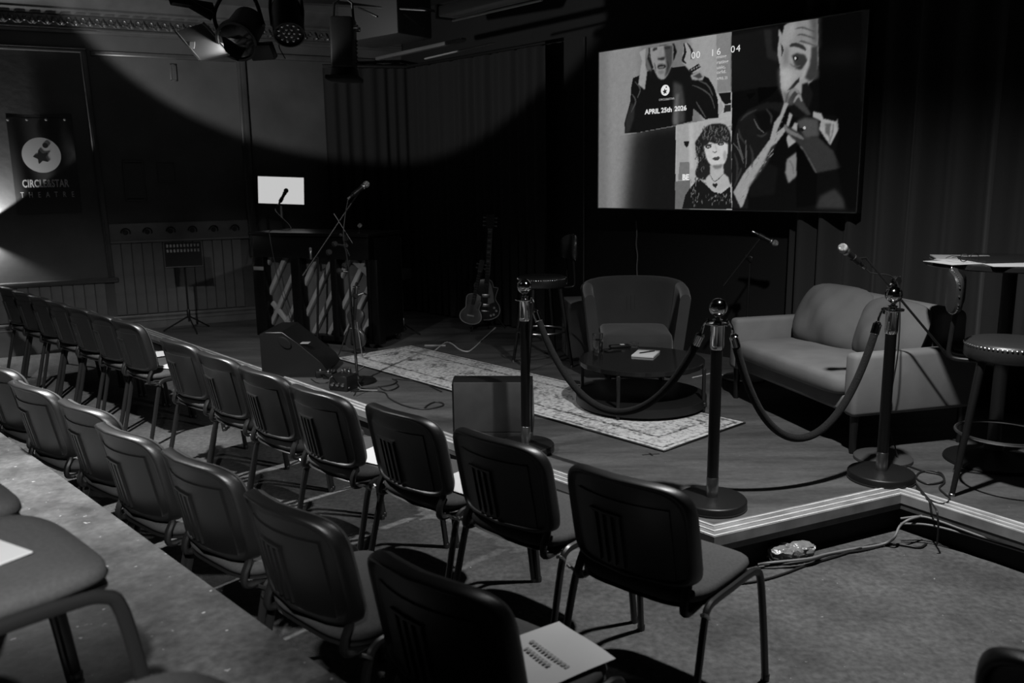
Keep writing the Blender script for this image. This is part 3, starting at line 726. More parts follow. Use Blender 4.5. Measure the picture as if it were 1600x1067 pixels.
# ================================================================== BAR STOOLS AND BAR TABLE
def make_stool():
    t = thing('bar_stool', 'x', 'bar stool')
    MB().lathe([(0, .655), (.19, .655), (.2, .665), (.2, .715), (.196, .73), (.18, .74), (.1, .748), (0, .75)], 48).obj('seat', 'leather', t, smooth=50)
    nail = None
    for k in range(64):
        a = 2*math.pi*k/64
        if nail is None: nail = MB().lathe([(.0055, 0), (.005, .003), (.002, .0045), (0, .0045)], 8, RX(0)).obj('nailhead', 'stud', t); o = nail
        else: o = nail.copy(); C.objects.link(o)
        o.location = (.199*math.cos(a), .199*math.sin(a), .722); o.rotation_euler = (R(62), 0, a+math.pi/2)
    for sx in (-1, 1):
        for sy in (-1, 1):
            b = MB(); b.tube([(sx*.115, sy*.115, .655), (sx*.19, sy*.19, .0)], [.019, .012], 12); lg = b.obj('leg', 'satin', t); MB().lathe([(0, 0), (.014, 0), (.014, .014), (.012, .016)], 10, T(sx*.19, sy*.19, 0)).obj('glide', 'dull_chrome', lg)
    b = MB(); pts = [(math.cos(2*math.pi*k/40)*.205, math.sin(2*math.pi*k/40)*.205, .29) for k in range(40)]; b.tube(pts, .008, 8, closed=True); b.obj('foot_ring', 'dull_chrome', t)
    # back: curved pad on two bent posts, at +y
    for s in (-1, 1):
        pts = smooth([(s*.075, .10, .645), (s*.078, .22, .645), (s*.08, .255, .665), (s*.08, .255, .74), (s*.085, .245, .88), (s*.085, .25, .95)], 6); MB().tube(pts, .011, 10).obj('back_post', 'metal', t)
    rows = []; n = 14
    def pad(a, f, d): r_ = .235+d; return (math.sin(a)*r_, .03+math.cos(a)*r_, .87+.2*f-.03*abs(math.sin(a)))
    ol = sup(2, 2, 4, 40); rr = []
    for s, d in ((.05, .03), (.7, .03), (.95, .024), (1, .005), (.97, -.012), (.7, -.02), (.05, -.022)):
        rr.append([pad(x*s*.62, .5+y*s*.5, d) for x, y in ol])
    pd = MB().rings(rr).obj('back_pad', 'leather', t, smooth=60)
    nail2 = None
    for k in range(0, 40):
        x, y = ol[k]; p = Vector(pad(x*.62*.99, .5+y*.5*.99, .012))
        o = nail.copy(); C.objects.link(o); o.parent = pd; o.location = p; o.rotation_euler = (R(-80), 0, -x*.62+R(0))
    return t
ss = make_stool(); ss.location = (2.345, 3.87, ST); ss.rotation_euler = (0, 0, R(60)); tag(ss, 'black leather bar stool with studded seat beside the bar table, at right', group='bar stools')
s2 = copy_tree(ss); s2.location = (.25, 6.86, ST); s2.rotation_euler = (0, 0, R(-72)); s2['label'] = 'black leather bar stool in the dark left of the armchair'
bt = thing('bar_table', 'tall round black bar table at the right edge, papers on top', 'bar table', (2.56, 4.30, ST))
MB().lathe([(0, 1.045), (.40, 1.045), (.405, 1.05), (.405, 1.07), (.40, 1.075), (0, 1.075)], 56).obj('table_top', 'glossy', bt)
MB().lathe([(.034, .09), (.034, 1.045)], 24).obj('column', 'satin', bt)
MB().lathe([(0, 0), (.235, 0), (.24, .006), (.235, .016), (.12, .035), (.05, .07), (.045, .10), (.0, .10)], 48).obj('base', 'satin', bt)
tz = ST+1.075
def tpaper(label, dx, dy, ang, w_, h_, z, m='dimmed_paper', th=.002, name='loose_paper', cat='paper'):
    o = MB().box((0, 0, th/2), (w_, h_, th)).obj(name, m, loc=(2.56+dx, 4.30+dy, tz+z), rz=R(ang), smooth=0); return tag(o, label, cat, 'papers on the bar table')
tpaper('white sheet lowest in the pile on the bar table, pointing left', -.30, -.10, 12, .297, .21, .001)
tpaper('white sheet on the bar table near its front rim', -.12, -.26, -10, .297, .21, .0015)
tpaper('black folder lying on the papers of the bar table', -.10, -.08, 5, .32, .23, .005, 'satin', .012, 'black_folder', 'folder')
tpaper('grey magazine at the back of the bar table', -.20, .10, -18, .28, .21, .004, 'grey', .006, 'magazine', 'magazine')
tpaper('bright white sheet fanned under the black folder on the bar table', -.20, .02, 30, .297, .21, .0025)
gl = thing('reading_glasses', 'folded spectacles lying on the bar table papers', 'glasses', (2.56-.30, 4.30-.15, tz+.008), R(20))
for s in (-1, 1):
    b = MB(); b.tube([(s*.034+.026*math.cos(a), .0, .022+.020*math.sin(a)) for a in [2*math.pi*k/16 for k in range(16)]], .002, 6, closed=True); b.obj('lens_rim', 'metal', gl)
    b = MB(); b.tube([(s*.062, 0, .03), (s*.06, .05, .028), (s*.02, .12, .01)], .002, 6); b.obj('temple', 'metal', gl)
# ================================================================== MICROPHONES AND STANDS
def mic(label, head, tail, dark=False, r=.025):
    """hand-held vocal microphone from tail to head; head is the centre of the ball grille"""
    t = thing('microphone', label, 'microphone', group='vocal microphones'); h_ = Vector(head); d = (h_-Vector(tail)).normalized(); m = along(h_-d*.165, h_)
    MB().lathe([(0, 0), (.0105, 0), (.0115, .004), (.0125, .03), (.0175, .118), (.0185, .128)], 18, m).obj('handle', 'satin', t)
    MB().lathe([(.0085, -.022), (.0095, -.02), (.0095, .0), (.007, .001)], 14, m).obj('connector', 'dull_chrome', t)
    MB().lathe([(.0185, .126), (.0215, .131), (.0215, .138), (.019, .142)], 20, m).obj('collar', 'dull_chrome' if not dark else 'metal', t)
    n = 9; MB().lathe([(r*math.cos(R(-58+148*i/n)), .165+r*1.06*math.sin(R(-58+148*i/n))) for i in range(n)]+[(0, .165+r*1.06)], 22, m).obj('grille', 'mesh_dark' if dark else 'mesh_head', t)
    return h_-d*.165, d
def round_base(t, r=.125, m='satin'):
    return MB().lathe([(0, 0), (r-.004, 0), (r, .004), (r, .016), (r-.008, .022), (.03, .03), (.018, .05), (0, .05)], 40).obj('base', m, t)
def boom_stand(name, label, base, joint, b0, b1, m='satin', base_m='satin', br=.125, disc=True, group='boom microphone stands', tripod=None):
    """round-base stand; all points in world space"""
    t = thing(name, label, 'microphone stand', base, group=group); off = Vector(base); J = Vector(joint)-off
    if disc: round_base(t, br, base_m)
    else:
        for k in range(3):
            a = R(tripod+k*120); MB().tube([(0, 0, .16), (math.cos(a)*.26, math.sin(a)*.26, .012)], [.009, .007], 8).obj('leg', m, t)
        MB().lathe([(.018, .1), (.02, .11), (.02, .18), (.016, .19)], 16).obj('hub', m, t)
    mid = J*.52; MB().tube([(0, 0, .03 if disc else .05), mid], .0105, 12).obj('lower_pole', m, t); MB().tube([mid, J], .0075, 12).obj('upper_pole', 'metal', t)
    MB().lathe([(.011, -.05), (.015, -.045), (.016, .0), (.013, .012)], 14, along(mid, J)).obj('height_clutch', m, t)
    B0, B1 = Vector(b0)-off, Vector(b1)-off; d = (B1-B0).normalized()
    MB().tube([B0, B1], .0062, 10).obj('boom_arm', 'metal', t)
    MB().tube([B0-d*.004, B0+d*.05], .0085, 10).obj('boom_cap', m, t)
    b = MB(); b.lathe([(0, -.018), (.02, -.018), (.023, -.01), (.023, .01), (.02, .018), (0, .018)], 16, along(J, J+Vector((.3, -.95, 0)))); b.box((0, 0, 0), (.03, .03, .05), along(J, B1), bev=.006); b.obj('swivel', m, t)
    b = MB(); sd = d.cross(Vector((0, 1, 0))).normalized(); b.tube([J-sd*.03, J+sd*.035], .005, 8); b.lathe([(0, -.01), (.013, -.01), (.013, .012), (0, .012)], 10, along(J+sd*.04, J+sd*.06)); b.obj('t_handle', 'metal', t)
    return t
def clip(label_parent, a, b_): MB().lathe([(.013, -.03), (.016, -.02), (.019, .03), (.016, .03)], 14, along(a, b_)).obj('mic_clip', 'satin', label_parent)
# -- stand beside the sofa (front right)
bs = onz(1376, 713, ST)+Vector((-.01, -.05, 0)); Y = bs.y
J = ony(1400, 438, Y)
t3 = boom_stand('boom_mic_stand', 'round-based boom stand behind the right stanchion, arm slanting over the sofa', bs, J, ony(1481, 556, Y+.02), ony(1353, 403, Y-.05), base_m='base_grey', br=.15)
hd, tl = ony(1317, 388, Y-.12), ony(1357, 423, Y-.05); mp_, md = mic('black microphone with pale grille pointing left above the sofa', hd, tl)
MB().lathe([(.014, -.02), (.019, -.015), (.019, .03), (.015, .032)], 14, along(mp_-bs+md*.05, mp_-bs+md*.1)).obj('mic_clip', 'satin', t3)
MB().tube([ony(1353, 403, Y-.05)-bs, mp_-bs+md*.06], .006, 8).obj('clip_arm', 'satin', t3)
# its cable: from the connector along the boom, down the pole and over the stage edge
def cable(label, pts, r=.0045, m='cable', k=8, name='cable', group='loose cables'):
    return tag(MB().tube(smooth(pts, k), r, 7).obj(name, m, smooth=80), label, 'cable', group)
c0 = mp_-md*.02
cable('thin cable running from the sofa microphone down its stand', [c0, c0+Vector((.04, .01, -.03)), J+Vector((-.03, -.02, .02)), J+Vector((.015, -.02, -.08)), bs+Vector((.03, -.02, .6)), bs+Vector((.02, .015, .25)), bs+Vector((.05, -.04, .06)), onz(1405, 722, ST+.006)], .0038)
lp = [onz(x, y, ST+.006) for x, y in ((1405, 722), (1440, 735), (1470, 742), (1473, 752), (1450, 756), (1432, 747), (1440, 737), (1468, 738), (1476, 752), (1468, 762), (1477, 772), (1484, 778), (1478, 786), (1462, 785), (1445, 775), (1432, 762))]
cable('black cable looped on the stage between the right stanchion and the bar stool', lp, .0045)
ed_ = [onz(1398, 705, ST+.006), onz(1418, 735, ST+.008), onz(1436, 762, ST+.008), onz(1447, 775, ST+.014), onz(1462, 795, ST+.02)]
ed_ += [ony(1465, 808, ed_[-1].y-.03), ony(1466, 828, ed_[-1].y-.03), ony(1464, 850, ed_[-1].y-.02)]
cable('black cable dropping over the stage edge near the right stanchion', ed_, .0045)
# -- stand between armchair and sofa
bs = onz(1163, 592, ST); Y = bs.y
J = ony(1172, 405, Y)
t2 = boom_stand('boom_mic_stand', 'silver-footed boom stand between the armchair and the sofa', bs, J, ony(1131, 446, Y+.02), ony(1189, 371, Y-.03), base_m='dull_chrome', br=.16)
hd, tl = ony(1211, 380, Y-.06), ony(1184, 366, Y-.03); mp_, md = mic('black microphone with pale grille between the armchair and the sofa, pointing right', hd, tl)
MB().lathe([(.014, -.02), (.019, -.015), (.019, .03), (.015, .032)], 14, along(mp_-bs+md*.05, mp_-bs+md*.1)).obj('mic_clip', 'satin', t2)
fb = [onz(1082, 590, ST+.008), onz(1100, 586, ST+.006), onz(1120, 582, ST+.01), onz(1135, 590, ST+.006)]
cable('pale lead curling on the stage beside the silver stand foot', fb, .005, 'cable_white')
# -- tall stand left, in front of the piano
bs = onz(559, 597, ST); Y = bs.y
J = ony(540, 372, Y)
t1 = boom_stand('boom_mic_stand', 'tall round-based boom stand in front of the piano', bs, J, ony(474, 430, Y-.05), ony(561, 300, Y+.08), br=.14)
hd, tl = ony(572, 288, Y+.1), ony(547, 308, Y+.02); mp_, md = mic('grey microphone at the top of the tall boom stand by the piano', hd, tl)
MB().lathe([(.014, -.02), (.019, -.015), (.019, .03), (.015, .032)], 14, along(mp_-bs+md*.05, mp_-bs+md*.1)).obj('mic_clip', 'satin', t1)
c0 = mp_-md*.02
cable('dark cable hanging from the tall stand microphone', [c0, ony(543, 316, Y), ony(539, 340, Y-.02), ony(537, 372, Y-.05), ony(545, 420, Y-.04), ony(547, 480, Y-.03), ony(556, 560, Y-.03), onz(562, 602, ST+.03), onz(590, 606, ST+.006)], .004)
# knobs and small clamps crowded on that stand, and a second short arm
for x, y, r_ in ((523, 381, .02), (514, 394, .022), (540, 384, .018), (539, 415, .022), (556, 463, .02), (530, 423, .02)):
    p = ony(x, y, Y-.02)-bs; q = Vector((-.0, .03, 0)); MB().lathe([(0, -.018), (r_*.8, -.018), (r_, -.01), (r_, .01), (r_*.8, .018), (0, .018)], 12, along(p, p+Vector((.5, -.8, .2)))).obj('clamp_knob', 'metal', t1)
MB().tube([ony(522, 381, Y-.02)-bs, ony(540, 384, Y-.01)-bs, ony(546, 400, Y-.01)-bs], .008, 8).obj('clamp_bar', 'metal', t1)
MB().tube([ony(551, 380, Y-.03)-bs, ony(522, 334, Y+.02)-bs], .0045, 8).obj('spare_arm', 'metal', t1)
MB().tube([ony(530, 423, Y)-bs, ony(545, 425, Y)-bs], .007, 8).obj('clamp_bar', 'metal', t1)
MB().tube([ony(555, 463, Y-.02)-bs, ony(568, 458, Y-.02)-bs, ony(572, 460, Y)-bs], .008, 8).obj('clamp_bar', 'metal', t1)
# ================================================================== PIANO seen from the back
PL, PR = onz(405, 530, ST), onz(582, 545, ST); PL.z = PR.z = ST; px = (PR-PL).normalized(); py = Vector((-px.y, px.x, 0)); PLEN = (PR-PL).length
piano = thing('upright_piano', 'black upright piano seen from the back, diagonal soundboard ribs between its posts', 'piano'); piano.matrix_world = frame(PL, px, py)
PH = 1.055
MB().box((PLEN/2, .27, PH-.015), (PLEN+.05, .60, .03), bev=.006).obj('lid', 'piano', piano)
for x in (.02, PLEN-.02): MB().box((x, .28, PH/2+.03), (.04, .54, PH-.08), bev=.005).obj('side_panel', 'piano', piano)
MB().box((PLEN/2, .05, PH-.135), (PLEN, .10, .21), bev=.006).obj('top_beam', 'piano', piano)
MB().box((PLEN/2, .05, .065), (PLEN, .10, .05), bev=.006).obj('bottom_beam', 'piano', piano)
MB().box((PLEN/2, .54, .42), (PLEN-.06, .03, .7)).obj('front_panel', 'satin', piano)
MB().box((PLEN/2, .62, .62), (PLEN-.02, .26, .10), bev=.01).obj('key_bed', 'satin', piano)
def pu(x): # photo column -> along the piano
    p = onplane(x, 470, PL, py); return (p-PL).dot(px)
sb0, sb1, zb, zt = .03, PLEN-.04, .085, PH-.235
MB().box(((sb0+sb1)/2, .125, (zb+zt)/2), (sb1-sb0, .012, zt-zb)).obj('soundboard', 'soundboard', piano)
sl = math.tan(R(58))
x = -.5
while x < PLEN:
    # rib along z = zb + (X-x)*sl, clipped to the soundboard
    pts = []
    for X in (sb0, sb1):
        z = zb+(X-x)*sl
        if zb <= z <= zt: pts.append((X, z))
    for z in (zb, zt):
        X = x+(z-zb)/sl
        if sb0 <= X <= sb1: pts.append((X, z))
    if len(pts) >= 2:
        a, c = pts[0], pts[-1]; L_ = math.hypot(c[0]-a[0], c[1]-a[1])
        if L_ > .08:
            o = MB().box((0, 0, 0), (L_, .055, .045), bev=.012).obj('soundboard_rib', 'rib', piano)
            o.matrix_local = T((a[0]+c[0])/2, .094, (a[1]+c[1])/2) @ RY(-math.degrees(math.atan2(c[1]-a[1], c[0]-a[0])))
    x += .185
for x0, x1 in ((398, 415), (457, 471), (518, 528), (580, 591)):
    a, c = pu(x0), pu(x1); MB().box(((a+c)/2, .05, .43), (c-a, .10, .78), bev=.006).obj('back_post', 'piano', piano)
# straight brace low in the first bay and curved corner brace in the last
a = Vector((pu(416), .085, zb+.28)); c = Vector((pu(452), .085, zb-.01)); d = c-a
o = MB().box((0, 0, 0), (d.length, .03, .05), bev=.008).obj('cut_off_bar', 'rib', piano); o.matrix_local = T(*((a+c)/2)) @ RY(-math.degrees(math.atan2(d.z, d.x)))
a = Vector((pu(545), .085, zt)); c = Vector((pu(574), .085, zt-.16)); d = c-a
o = MB().box((0, 0, 0), (d.length, .03, .06), bev=.008).obj('cut_off_bar', 'rib', piano); o.matrix_local = T(*((a+c)/2)) @ RY(-math.degrees(math.atan2(d.z, d.x)))
for x in (.03, PLEN-.03):
    for y in (.05, .5):
        b = MB(); b.lathe([(0, -.012), (.026, -.012), (.028, -.006), (.028, .006), (.026, .012), (0, .012)], 14, T(x, y, .028) @ RX(90)); b.box((x, y, .05), (.03, .03, .03), bev=.004); b.obj('caster', 'dull_chrome', piano)
MB().box((pu(408), -.004, PH-.35), (.12, .012, .035), bev=.003).obj('handle_plate', 'cable_grey', piano)
# glowing white display on a pole behind the piano and the mic in front of it
wd0 = ony(402, 277, 9.2); wd1 = ony(476, 318, 9.2); cx, cz = (wd0.x+wd1.x)/2, (wd0.z+wd1.z)/2
disp = thing('small_display', 'small bright white screen glowing above the piano', 'screen', (cx, 9.2, ST)); 
M['white_screen'] = emit('white_screen', .55, 1.0)
ww, hh = wd1.x-wd0.x, wd0.z-wd1.z
tilt = RY(2.6)
MB().box((0, .018, 0), (ww+.012, .03, hh+.012), T(0, 0, cz-ST) @ tilt, bev=.004).obj('housing', 'satin', disp)
MB().box((0, 0, 0), (ww, .003, hh), T(0, .0, cz-ST) @ tilt).obj('panel', 'white_screen', disp, smooth=0)
MB().tube([(0, .03, .03), (0, .03, cz-ST)], .014, 10).obj('pole', 'satin', disp); round_base(disp, .15)
Yp = 9.02
ps = thing('straight_mic_stand', 'slim straight microphone stand behind the piano, before the white screen', 'microphone stand', (ony(441, 360, Yp).x+.012, Yp+.02, ST))
tp = ony(439, 322, Yp)
round_base(ps, .12); off = Vector(ps.location)
MB().tube([(0, 0, .03), (0, 0, 1.02)], .011, 10).obj('lower_pole', 'satin', ps)
MB().tube([(0, 0, 1.02), ony(440, 340, Yp)-off], .008, 10).obj('middle_pole', 'satin', ps)
MB().tube([ony(440, 340, Yp)-off, tp-off], .011, 10).obj('upper_pole', 'binding', ps)  # pale colour stands in for light reflected off the pole
hd, tl = ony(447, 298, Yp-.05), ony(434, 322, Yp); mp_, md = mic('dark microphone silhouetted against the small white screen', hd, tl, True)
MB().lathe([(.014, -.02), (.02, -.015), (.02, .03), (.015, .032)], 14, along(mp_-off+md*.04, mp_-off+md*.09)).obj('mic_clip', 'satin', ps)
cable('dark cable trailing down the piano back from the silhouetted microphone', [mp_-md*.02, ony(431, 330, Yp-.05), PL+px*pu(430)+py*.3+Vector((0, 0, PH+.02)), PL+px*pu(431)+py*.0+Vector((0, 0, PH+.02))] + [PL+px*pu(x)-py*.05+Vector((0, 0, z)) for x, z in ((434, 1.0), (438, .8), (442, .62), (448, .45), (455, .28), (462, .12), (468, .012))], .004)
# condenser mic on a low stand against the piano back, and small mic clipped to the lid
bs = PL+px*pu(505)-py*.12; J_ = ony(497, 402, bs.y)
pmic = thing('short_mic_stand', 'short black microphone stand against the piano soundboard', 'microphone stand', (bs.x, bs.y, ST)); round_base(pmic, .10)
MB().tube([(0, 0, .03), J_-Vector(pmic.location)], .011, 10).obj('pole', 'satin', pmic)
MB().tube([J_-Vector(pmic.location), ony(488, 404, bs.y)-Vector(pmic.location)], .006, 8).obj('side_arm', 'satin', pmic)
q = ony(486, 405, bs.y); cm = thing('condenser_microphone', 'slim pale condenser microphone pointing up at the piano back', 'microphone', q)
MB().lathe([(0, 0), (.011, 0), (.012, .004), (.012, .07), (.010, .074)], 14).obj('body', 'dull_chrome', cm); MB().lathe([(.012, .074), (.013, .078), (.012, .10), (.006, .108), (0, .108)], 14).obj('capsule', 'mesh_head', cm)
q = ony(561, 360, PL.y+(PR.y-PL.y)*.85); q.z = ST+PH+.001; lm = thing('clip_microphone', 'tiny microphone clipped upright on the piano lid', 'microphone', q)
MB().tube(smooth([(0, 0, 0), (.002, 0, .03), (.004, -.01, .05), (.012, -.012, .065)], 5), .004, 8).obj('gooseneck', 'metal', lm); b = MB(); b.lathe([(0, -.02), (.016, -.018), (.02, 0), (.016, .018), (0, .022)], 14, T(.012, -.012, .07) @ RY(50)); b.obj('capsule', 'mesh_head', lm); MB().box((0, 0, .004), (.03, .03, .008), bev=.002, seg=1).obj('clamp', 'satin', lm)
# ================================================================== VIOLIN on a stand by the tall mic stand
vp = onz(553, 556, ST); vio = thing('violin', 'dark violin standing upright in front of the piano', 'violin', (vp.x, vp.y, ST+.06), R(-20))
def body_outline(L_, wu, ww_, wl_, n=15):
    """upper bout, waist, lower bout widths -> closed outline, base at 0"""
    half = []
    ks = [(0, .0), (.03, wl_*.5), (.12, wl_*.88), (.25, wl_), (.38, wl_*.9), (.5, ww_*1.05), (.57, ww_), (.66, ww_*1.08), (.78, wu*.97), (.85, wu), (.94, wu*.82), (.985, wu*.45), (1, 0.0)]
    pts = smooth([(w_/2, y*L_, 0) for y, w_ in ks], 4)
    half = [(max(p.x, 0), p.y) for p in pts]
    return half+[(-x, y) for x, y in half[::-1][1:-1]]
def arched(name, ol, th, m, par, mtx=None, dome=.012):
    cx = 0; cy = sum(p[1] for p in ol)/len(ol); rr = []
    for s, z in ((.05, -dome), (.6, -dome*.8), (.95, 0), (1, .002), (1, th-.002), (.95, th), (.6, th+dome*.8), (.05, th+dome)): rr.append([(x*s, cy+(y-cy)*s, z) for x, y in ol])
    return MB().rings(rr, mtx).obj(name, m, par, smooth=50)
UP = Matrix(((1, 0, 0, 0), (0, 0, 1, 0), (0, 1, 0, 0), (0, 0, 0, 1)))   # outline y -> z, thickness -> y
lean = RX(-10)
vb = arched('body', body_outline(.36, .165, .115, .21), .035, 'guitar_dark', vio, lean @ UP)
VM = lean
MB().box((0, .005, .44), (.024, .02, .24), VM, bev=.005).obj('neck', 'guitar_dark', vio)
MB().box((0, -.016, .40), (.034, .008, .28), VM @ RX(-1), bev=.003).obj('fingerboard', 'satin', vio)
MB().box((0, -.022, .10), (.035, .012, .11), VM, bev=.004).obj('tailpiece', 'satin', vio); MB().box((0, -.025, .185), (.045, .03, .006), VM, bev=.002, seg=1).obj('bridge', 'rib', vio)
b = MB(); b.tube([tuple(VM @ Vector((0, .002+.02*math.cos(a_)*(1-i/14), .575+.02*math.sin(a_)*(1-i/14)))) for i, a_ in enumerate([R(-90+40*i) for i in range(12)])], .008, 7); b.obj('scroll', 'guitar_dark', vio)
for s in (-1, 1):
    for z in (.535, .555): MB().tube([VM @ Vector((0, .0, z)), VM @ Vector((s*.035, .0, z))], .004, 7).obj('peg', 'satin', vio)
vs_ = thing('violin_stand', 'thin folding stand holding the violin up', 'stand', (vp.x, vp.y, ST), R(-20))
for s in (-1, 1): MB().tube([(s*.03, .03, .3), (s*.12, -.06, .01)], .006, 8).obj('leg', 'metal' if s > 0 else 'satin', vs_)
MB().tube([(0, .05, .3), (0, .18, .01)], .006, 8).obj('leg', 'satin', vs_)
MB().tube([(-.09, -.05, .052), (.09, -.05, .052)], .006, 8).obj('cradle', 'satin', vs_); MB().tube([(0, .045, .28), (0, .06, .46)], .006, 8).obj('neck_support', 'satin', vs_)
# thin black tripod stand right of the piano
tsp = onz(631, 521, ST); ts = thing('slim_tripod_stand', 'slim empty tripod stand in the dark right of the piano', 'stand', (tsp.x, tsp.y, ST))
for k in range(3): MB().tube([(0, 0, .10), (math.cos(R(-30+120*k))*.2, math.sin(R(-30+120*k))*.2, .008)], .007, 8).obj('leg', 'metal', ts)
MB().tube([(0, 0, .05), (0, 0, .93)], .008, 10).obj('pole', 'metal', ts); MB().lathe([(.012, .08), (.018, .09), (.018, .15), (.012, .16)], 14).obj('hub', 'dull_chrome', ts); MB().lathe([(.008, .90), (.013, .92), (.010, .96), (.003, .975), (0, .975)], 12).obj('tip', 'metal', ts)
# ================================================================== MUSIC STAND
ms = onz(297, 517, ST); mst = thing('music_stand', 'black music stand with a wide desk before the wall planks', 'music stand', (ms.x, ms.y, ST), R(20))
a_, c_ = ony(261, 378, ms.y), ony(318, 417, ms.y); dw_, dh_ = (c_.x-a_.x), (a_.z-c_.z); zc = (a_.z+c_.z)/2-ST
dm = T(0, -.02, zc) @ RX(-14)
b = MB(); nx_, ny_ = 12, 6
b.box((0, 0, 0), (dw_, .006, dh_), dm); b.obj('desk', 'black', mst, smooth=0)
MB().box((0, -.02, -dh_/2), (dw_, .045, .006), dm).obj('ledge', 'satin', mst, smooth=0)
for i in range(10):
    for j in range(2): MB().box((-dw_*.42+dw_*.093*i, -.004, dh_*(.36-.2*j)), (.018, .003, .03), dm).obj('desk_slot', 'metal', mst, smooth=0)
for k in range(3): 
    a = R(-75+120*k); MB().tube([(0, 0, .16), (math.cos(a)*.27, math.sin(a)*.27, .008)], .008, 8).obj('leg', 'satin', mst)
MB().tube([(0, 0, .1), (0, 0, zc)], .010, 10).obj('pole', 'satin', mst); MB().lathe([(.014, .14), (.018, .15), (.018, .22), (.013, .23)], 12).obj('hub', 'satin', mst)
# ================================================================== GUITARS
gp = onz(748, 516, ST); GY = gp.y
gst = thing('guitar_stand', 'black guitar stand holding two instruments against the black wall', 'guitar stand', (gp.x+.02, GY+.1, ST))
for k in range(3): MB().tube([(0, 0, .35), (math.cos(R(-110+110*k))*.25, math.sin(R(-110+110*k))*.22, .008)], .009, 8).obj('leg', 'metal', gst)
MB().tube([(0, .03, .3), (.03, .08, .78)], .009, 8).obj('neck_post', 'metal', gst); MB().tube([(-.12, -.16, .08), (-.12, -.02, .09), (.12, -.02, .09), (.12, -.16, .08)], .008, 8).obj('cradle', 'metal', gst)
def strings(par, x0, x1, z0, z1, y, n, mtx):
    for i in range(n):
        f = i/(n-1)-.5; MB().tube([mtx @ Vector((f*x0, y, z0)), mtx @ Vector((f*x1, y, z1))], .0008, 4).obj('string', 'dull_chrome', par)
# small acoustic (front)
ua = ony(733, 506, GY-.12); ub = ony(753, 408, GY-.02); ul_ = (ub-ua).length; ud = (ub-ua).normalized()
uk = thing('small_acoustic_guitar', 'small dark acoustic guitar with a cutaway, leaning in front of the electric guitar', 'guitar'); uz = Vector(ud); uxv = (Vector((1, 0, 0))-uz*uz.x).normalized(); uyv = uz.cross(uxv)
uk.matrix_world = Matrix(((uxv.x, uyv.x, uz.x, ua.x), (uxv.y, uyv.y, uz.y, ua.y), (uxv.z, uyv.z, uz.z, ua.z), (0, 0, 0, 1))) @ RZm(-18)
ol = body_outline(.31, .17, .145, .235)
ol = [(x*(.78 if (x > .02 and .235 < y < .31) else 1), y) for x, y in ol]
arched('body', ol, .07, 'guitar_wood', uk, T(0, 0, 0) @ UP, .004)
b = MB(); b.tube([(x, -.002, y) for x, y in ol], .004, 6, closed=True); b.obj('binding', 'binding', uk)
MB().lathe([(0, -.0065), (.03, -.0065), (.031, -.005)], 20, T(0, 0, .2) @ RX(90)).obj('sound_hole', 'black', uk)
MB().box((0, -.008, .085), (.075, .01, .016), bev=.003).obj('bridge', 'binding', uk)
MB().box((0, .008, .42), (.036, .022, .28), bev=.006).obj('neck', 'guitar_wood', uk); fb_ = MB().box((0, -.008, .37), (.038, .008, .34), bev=.002, seg=1).obj('fingerboard', 'guitar_dark', uk)
for k in range(10): MB().box((0, -.0125, .26+.026*k), (.036, .002, .0022)).obj('fret', 'dull_chrome', fb_, smooth=0)
hd_ = MB().box((0, .006, .60), (.055, .016, .12), bev=.004).obj('headstock', 'guitar_wood', uk); MB().box((0, -.008, .54), (.038, .008, .005)).obj('nut', 'binding', uk)
for s in (-1, 1):
    for z in (.575, .615): MB().lathe([(0, 0), (.004, 0), (.004, .015), (.008, .018), (.008, .026), (0, .028)], 10, T(s*.026, .006, z) @ RY(s*90)).obj('tuning_peg', 'dull_chrome', uk)
strings(uk, .03, .024, .085, .55, -.014, 4, Matrix())
# electric (behind)
ea = ony(757, 500, GY+.02); eb = ony(766, 343, GY+.12); ed__ = (eb-ea).normalized(); exv = (Vector((1, 0, 0))-ed__*ed__.x).normalized(); eyv = ed__.cross(exv)
eg = thing('electric_guitar', 'electric guitar with pale binding and long neck behind the small guitar', 'guitar'); eg.matrix_world = Matrix(((exv.x, eyv.x, ed__.x, ea.x), (exv.y, eyv.y, ed__.y, ea.y), (exv.z, eyv.z, ed__.z, ea.z), (0, 0, 0, 1))) @ RZm(10)
ol = body_outline(.42, .25, .2, .31); ol = [(x*(.55 if (x > .02 and .34 < y < .42) else 1), y) for x, y in ol]
arched('body', ol, .045, 'guitar_dark', eg, UP, .004)
b = MB(); b.tube([(x, -.002, y) for x, y in ol], .004, 6, closed=True); b.obj('binding', 'binding', eg)
pg = [(.02, .16), (.09, .19), (.075, .27), (.05, .36), (.022, .40)]; b = MB(); b.prism(pg, -.012, -.008, UP); b.obj('pickguard', 'cable_grey', eg, smooth=0)
for z in (.15, .25): MB().box((0, -.012, z), (.085, .014, .035), bev=.004).obj('pickup', 'dull_chrome', eg)
MB().box((0, -.014, .09), (.085, .014, .016), bev=.003).obj('bridge', 'dull_chrome', eg)
for kx, kz in ((.09, .06), (.115, .1), (.09, .13), (.06, .05)): MB().lathe([(0, .02), (.011, .02), (.013, .0), (0, 0)], 12, T(kx, -.006, kz) @ RX(90)).obj('knob', 'binding', eg)
MB().box((0, .006, .67), (.044, .024, .52), bev=.007).obj('neck', 'guitar_dark', eg); fbe = MB().box((0, -.009, .66), (.046, .008, .56), bev=.002, seg=1).obj('fingerboard', 'guitar_dark', eg)
MB().box((.0235, -.009, .70), (.003, .01, .48)).obj('neck_binding', 'binding', eg, smooth=0)
for k in range(16): MB().box((0, -.0135, .92-.030*k), (.043, .002, .0025)).obj('fret', 'dull_chrome', fbe, smooth=0)
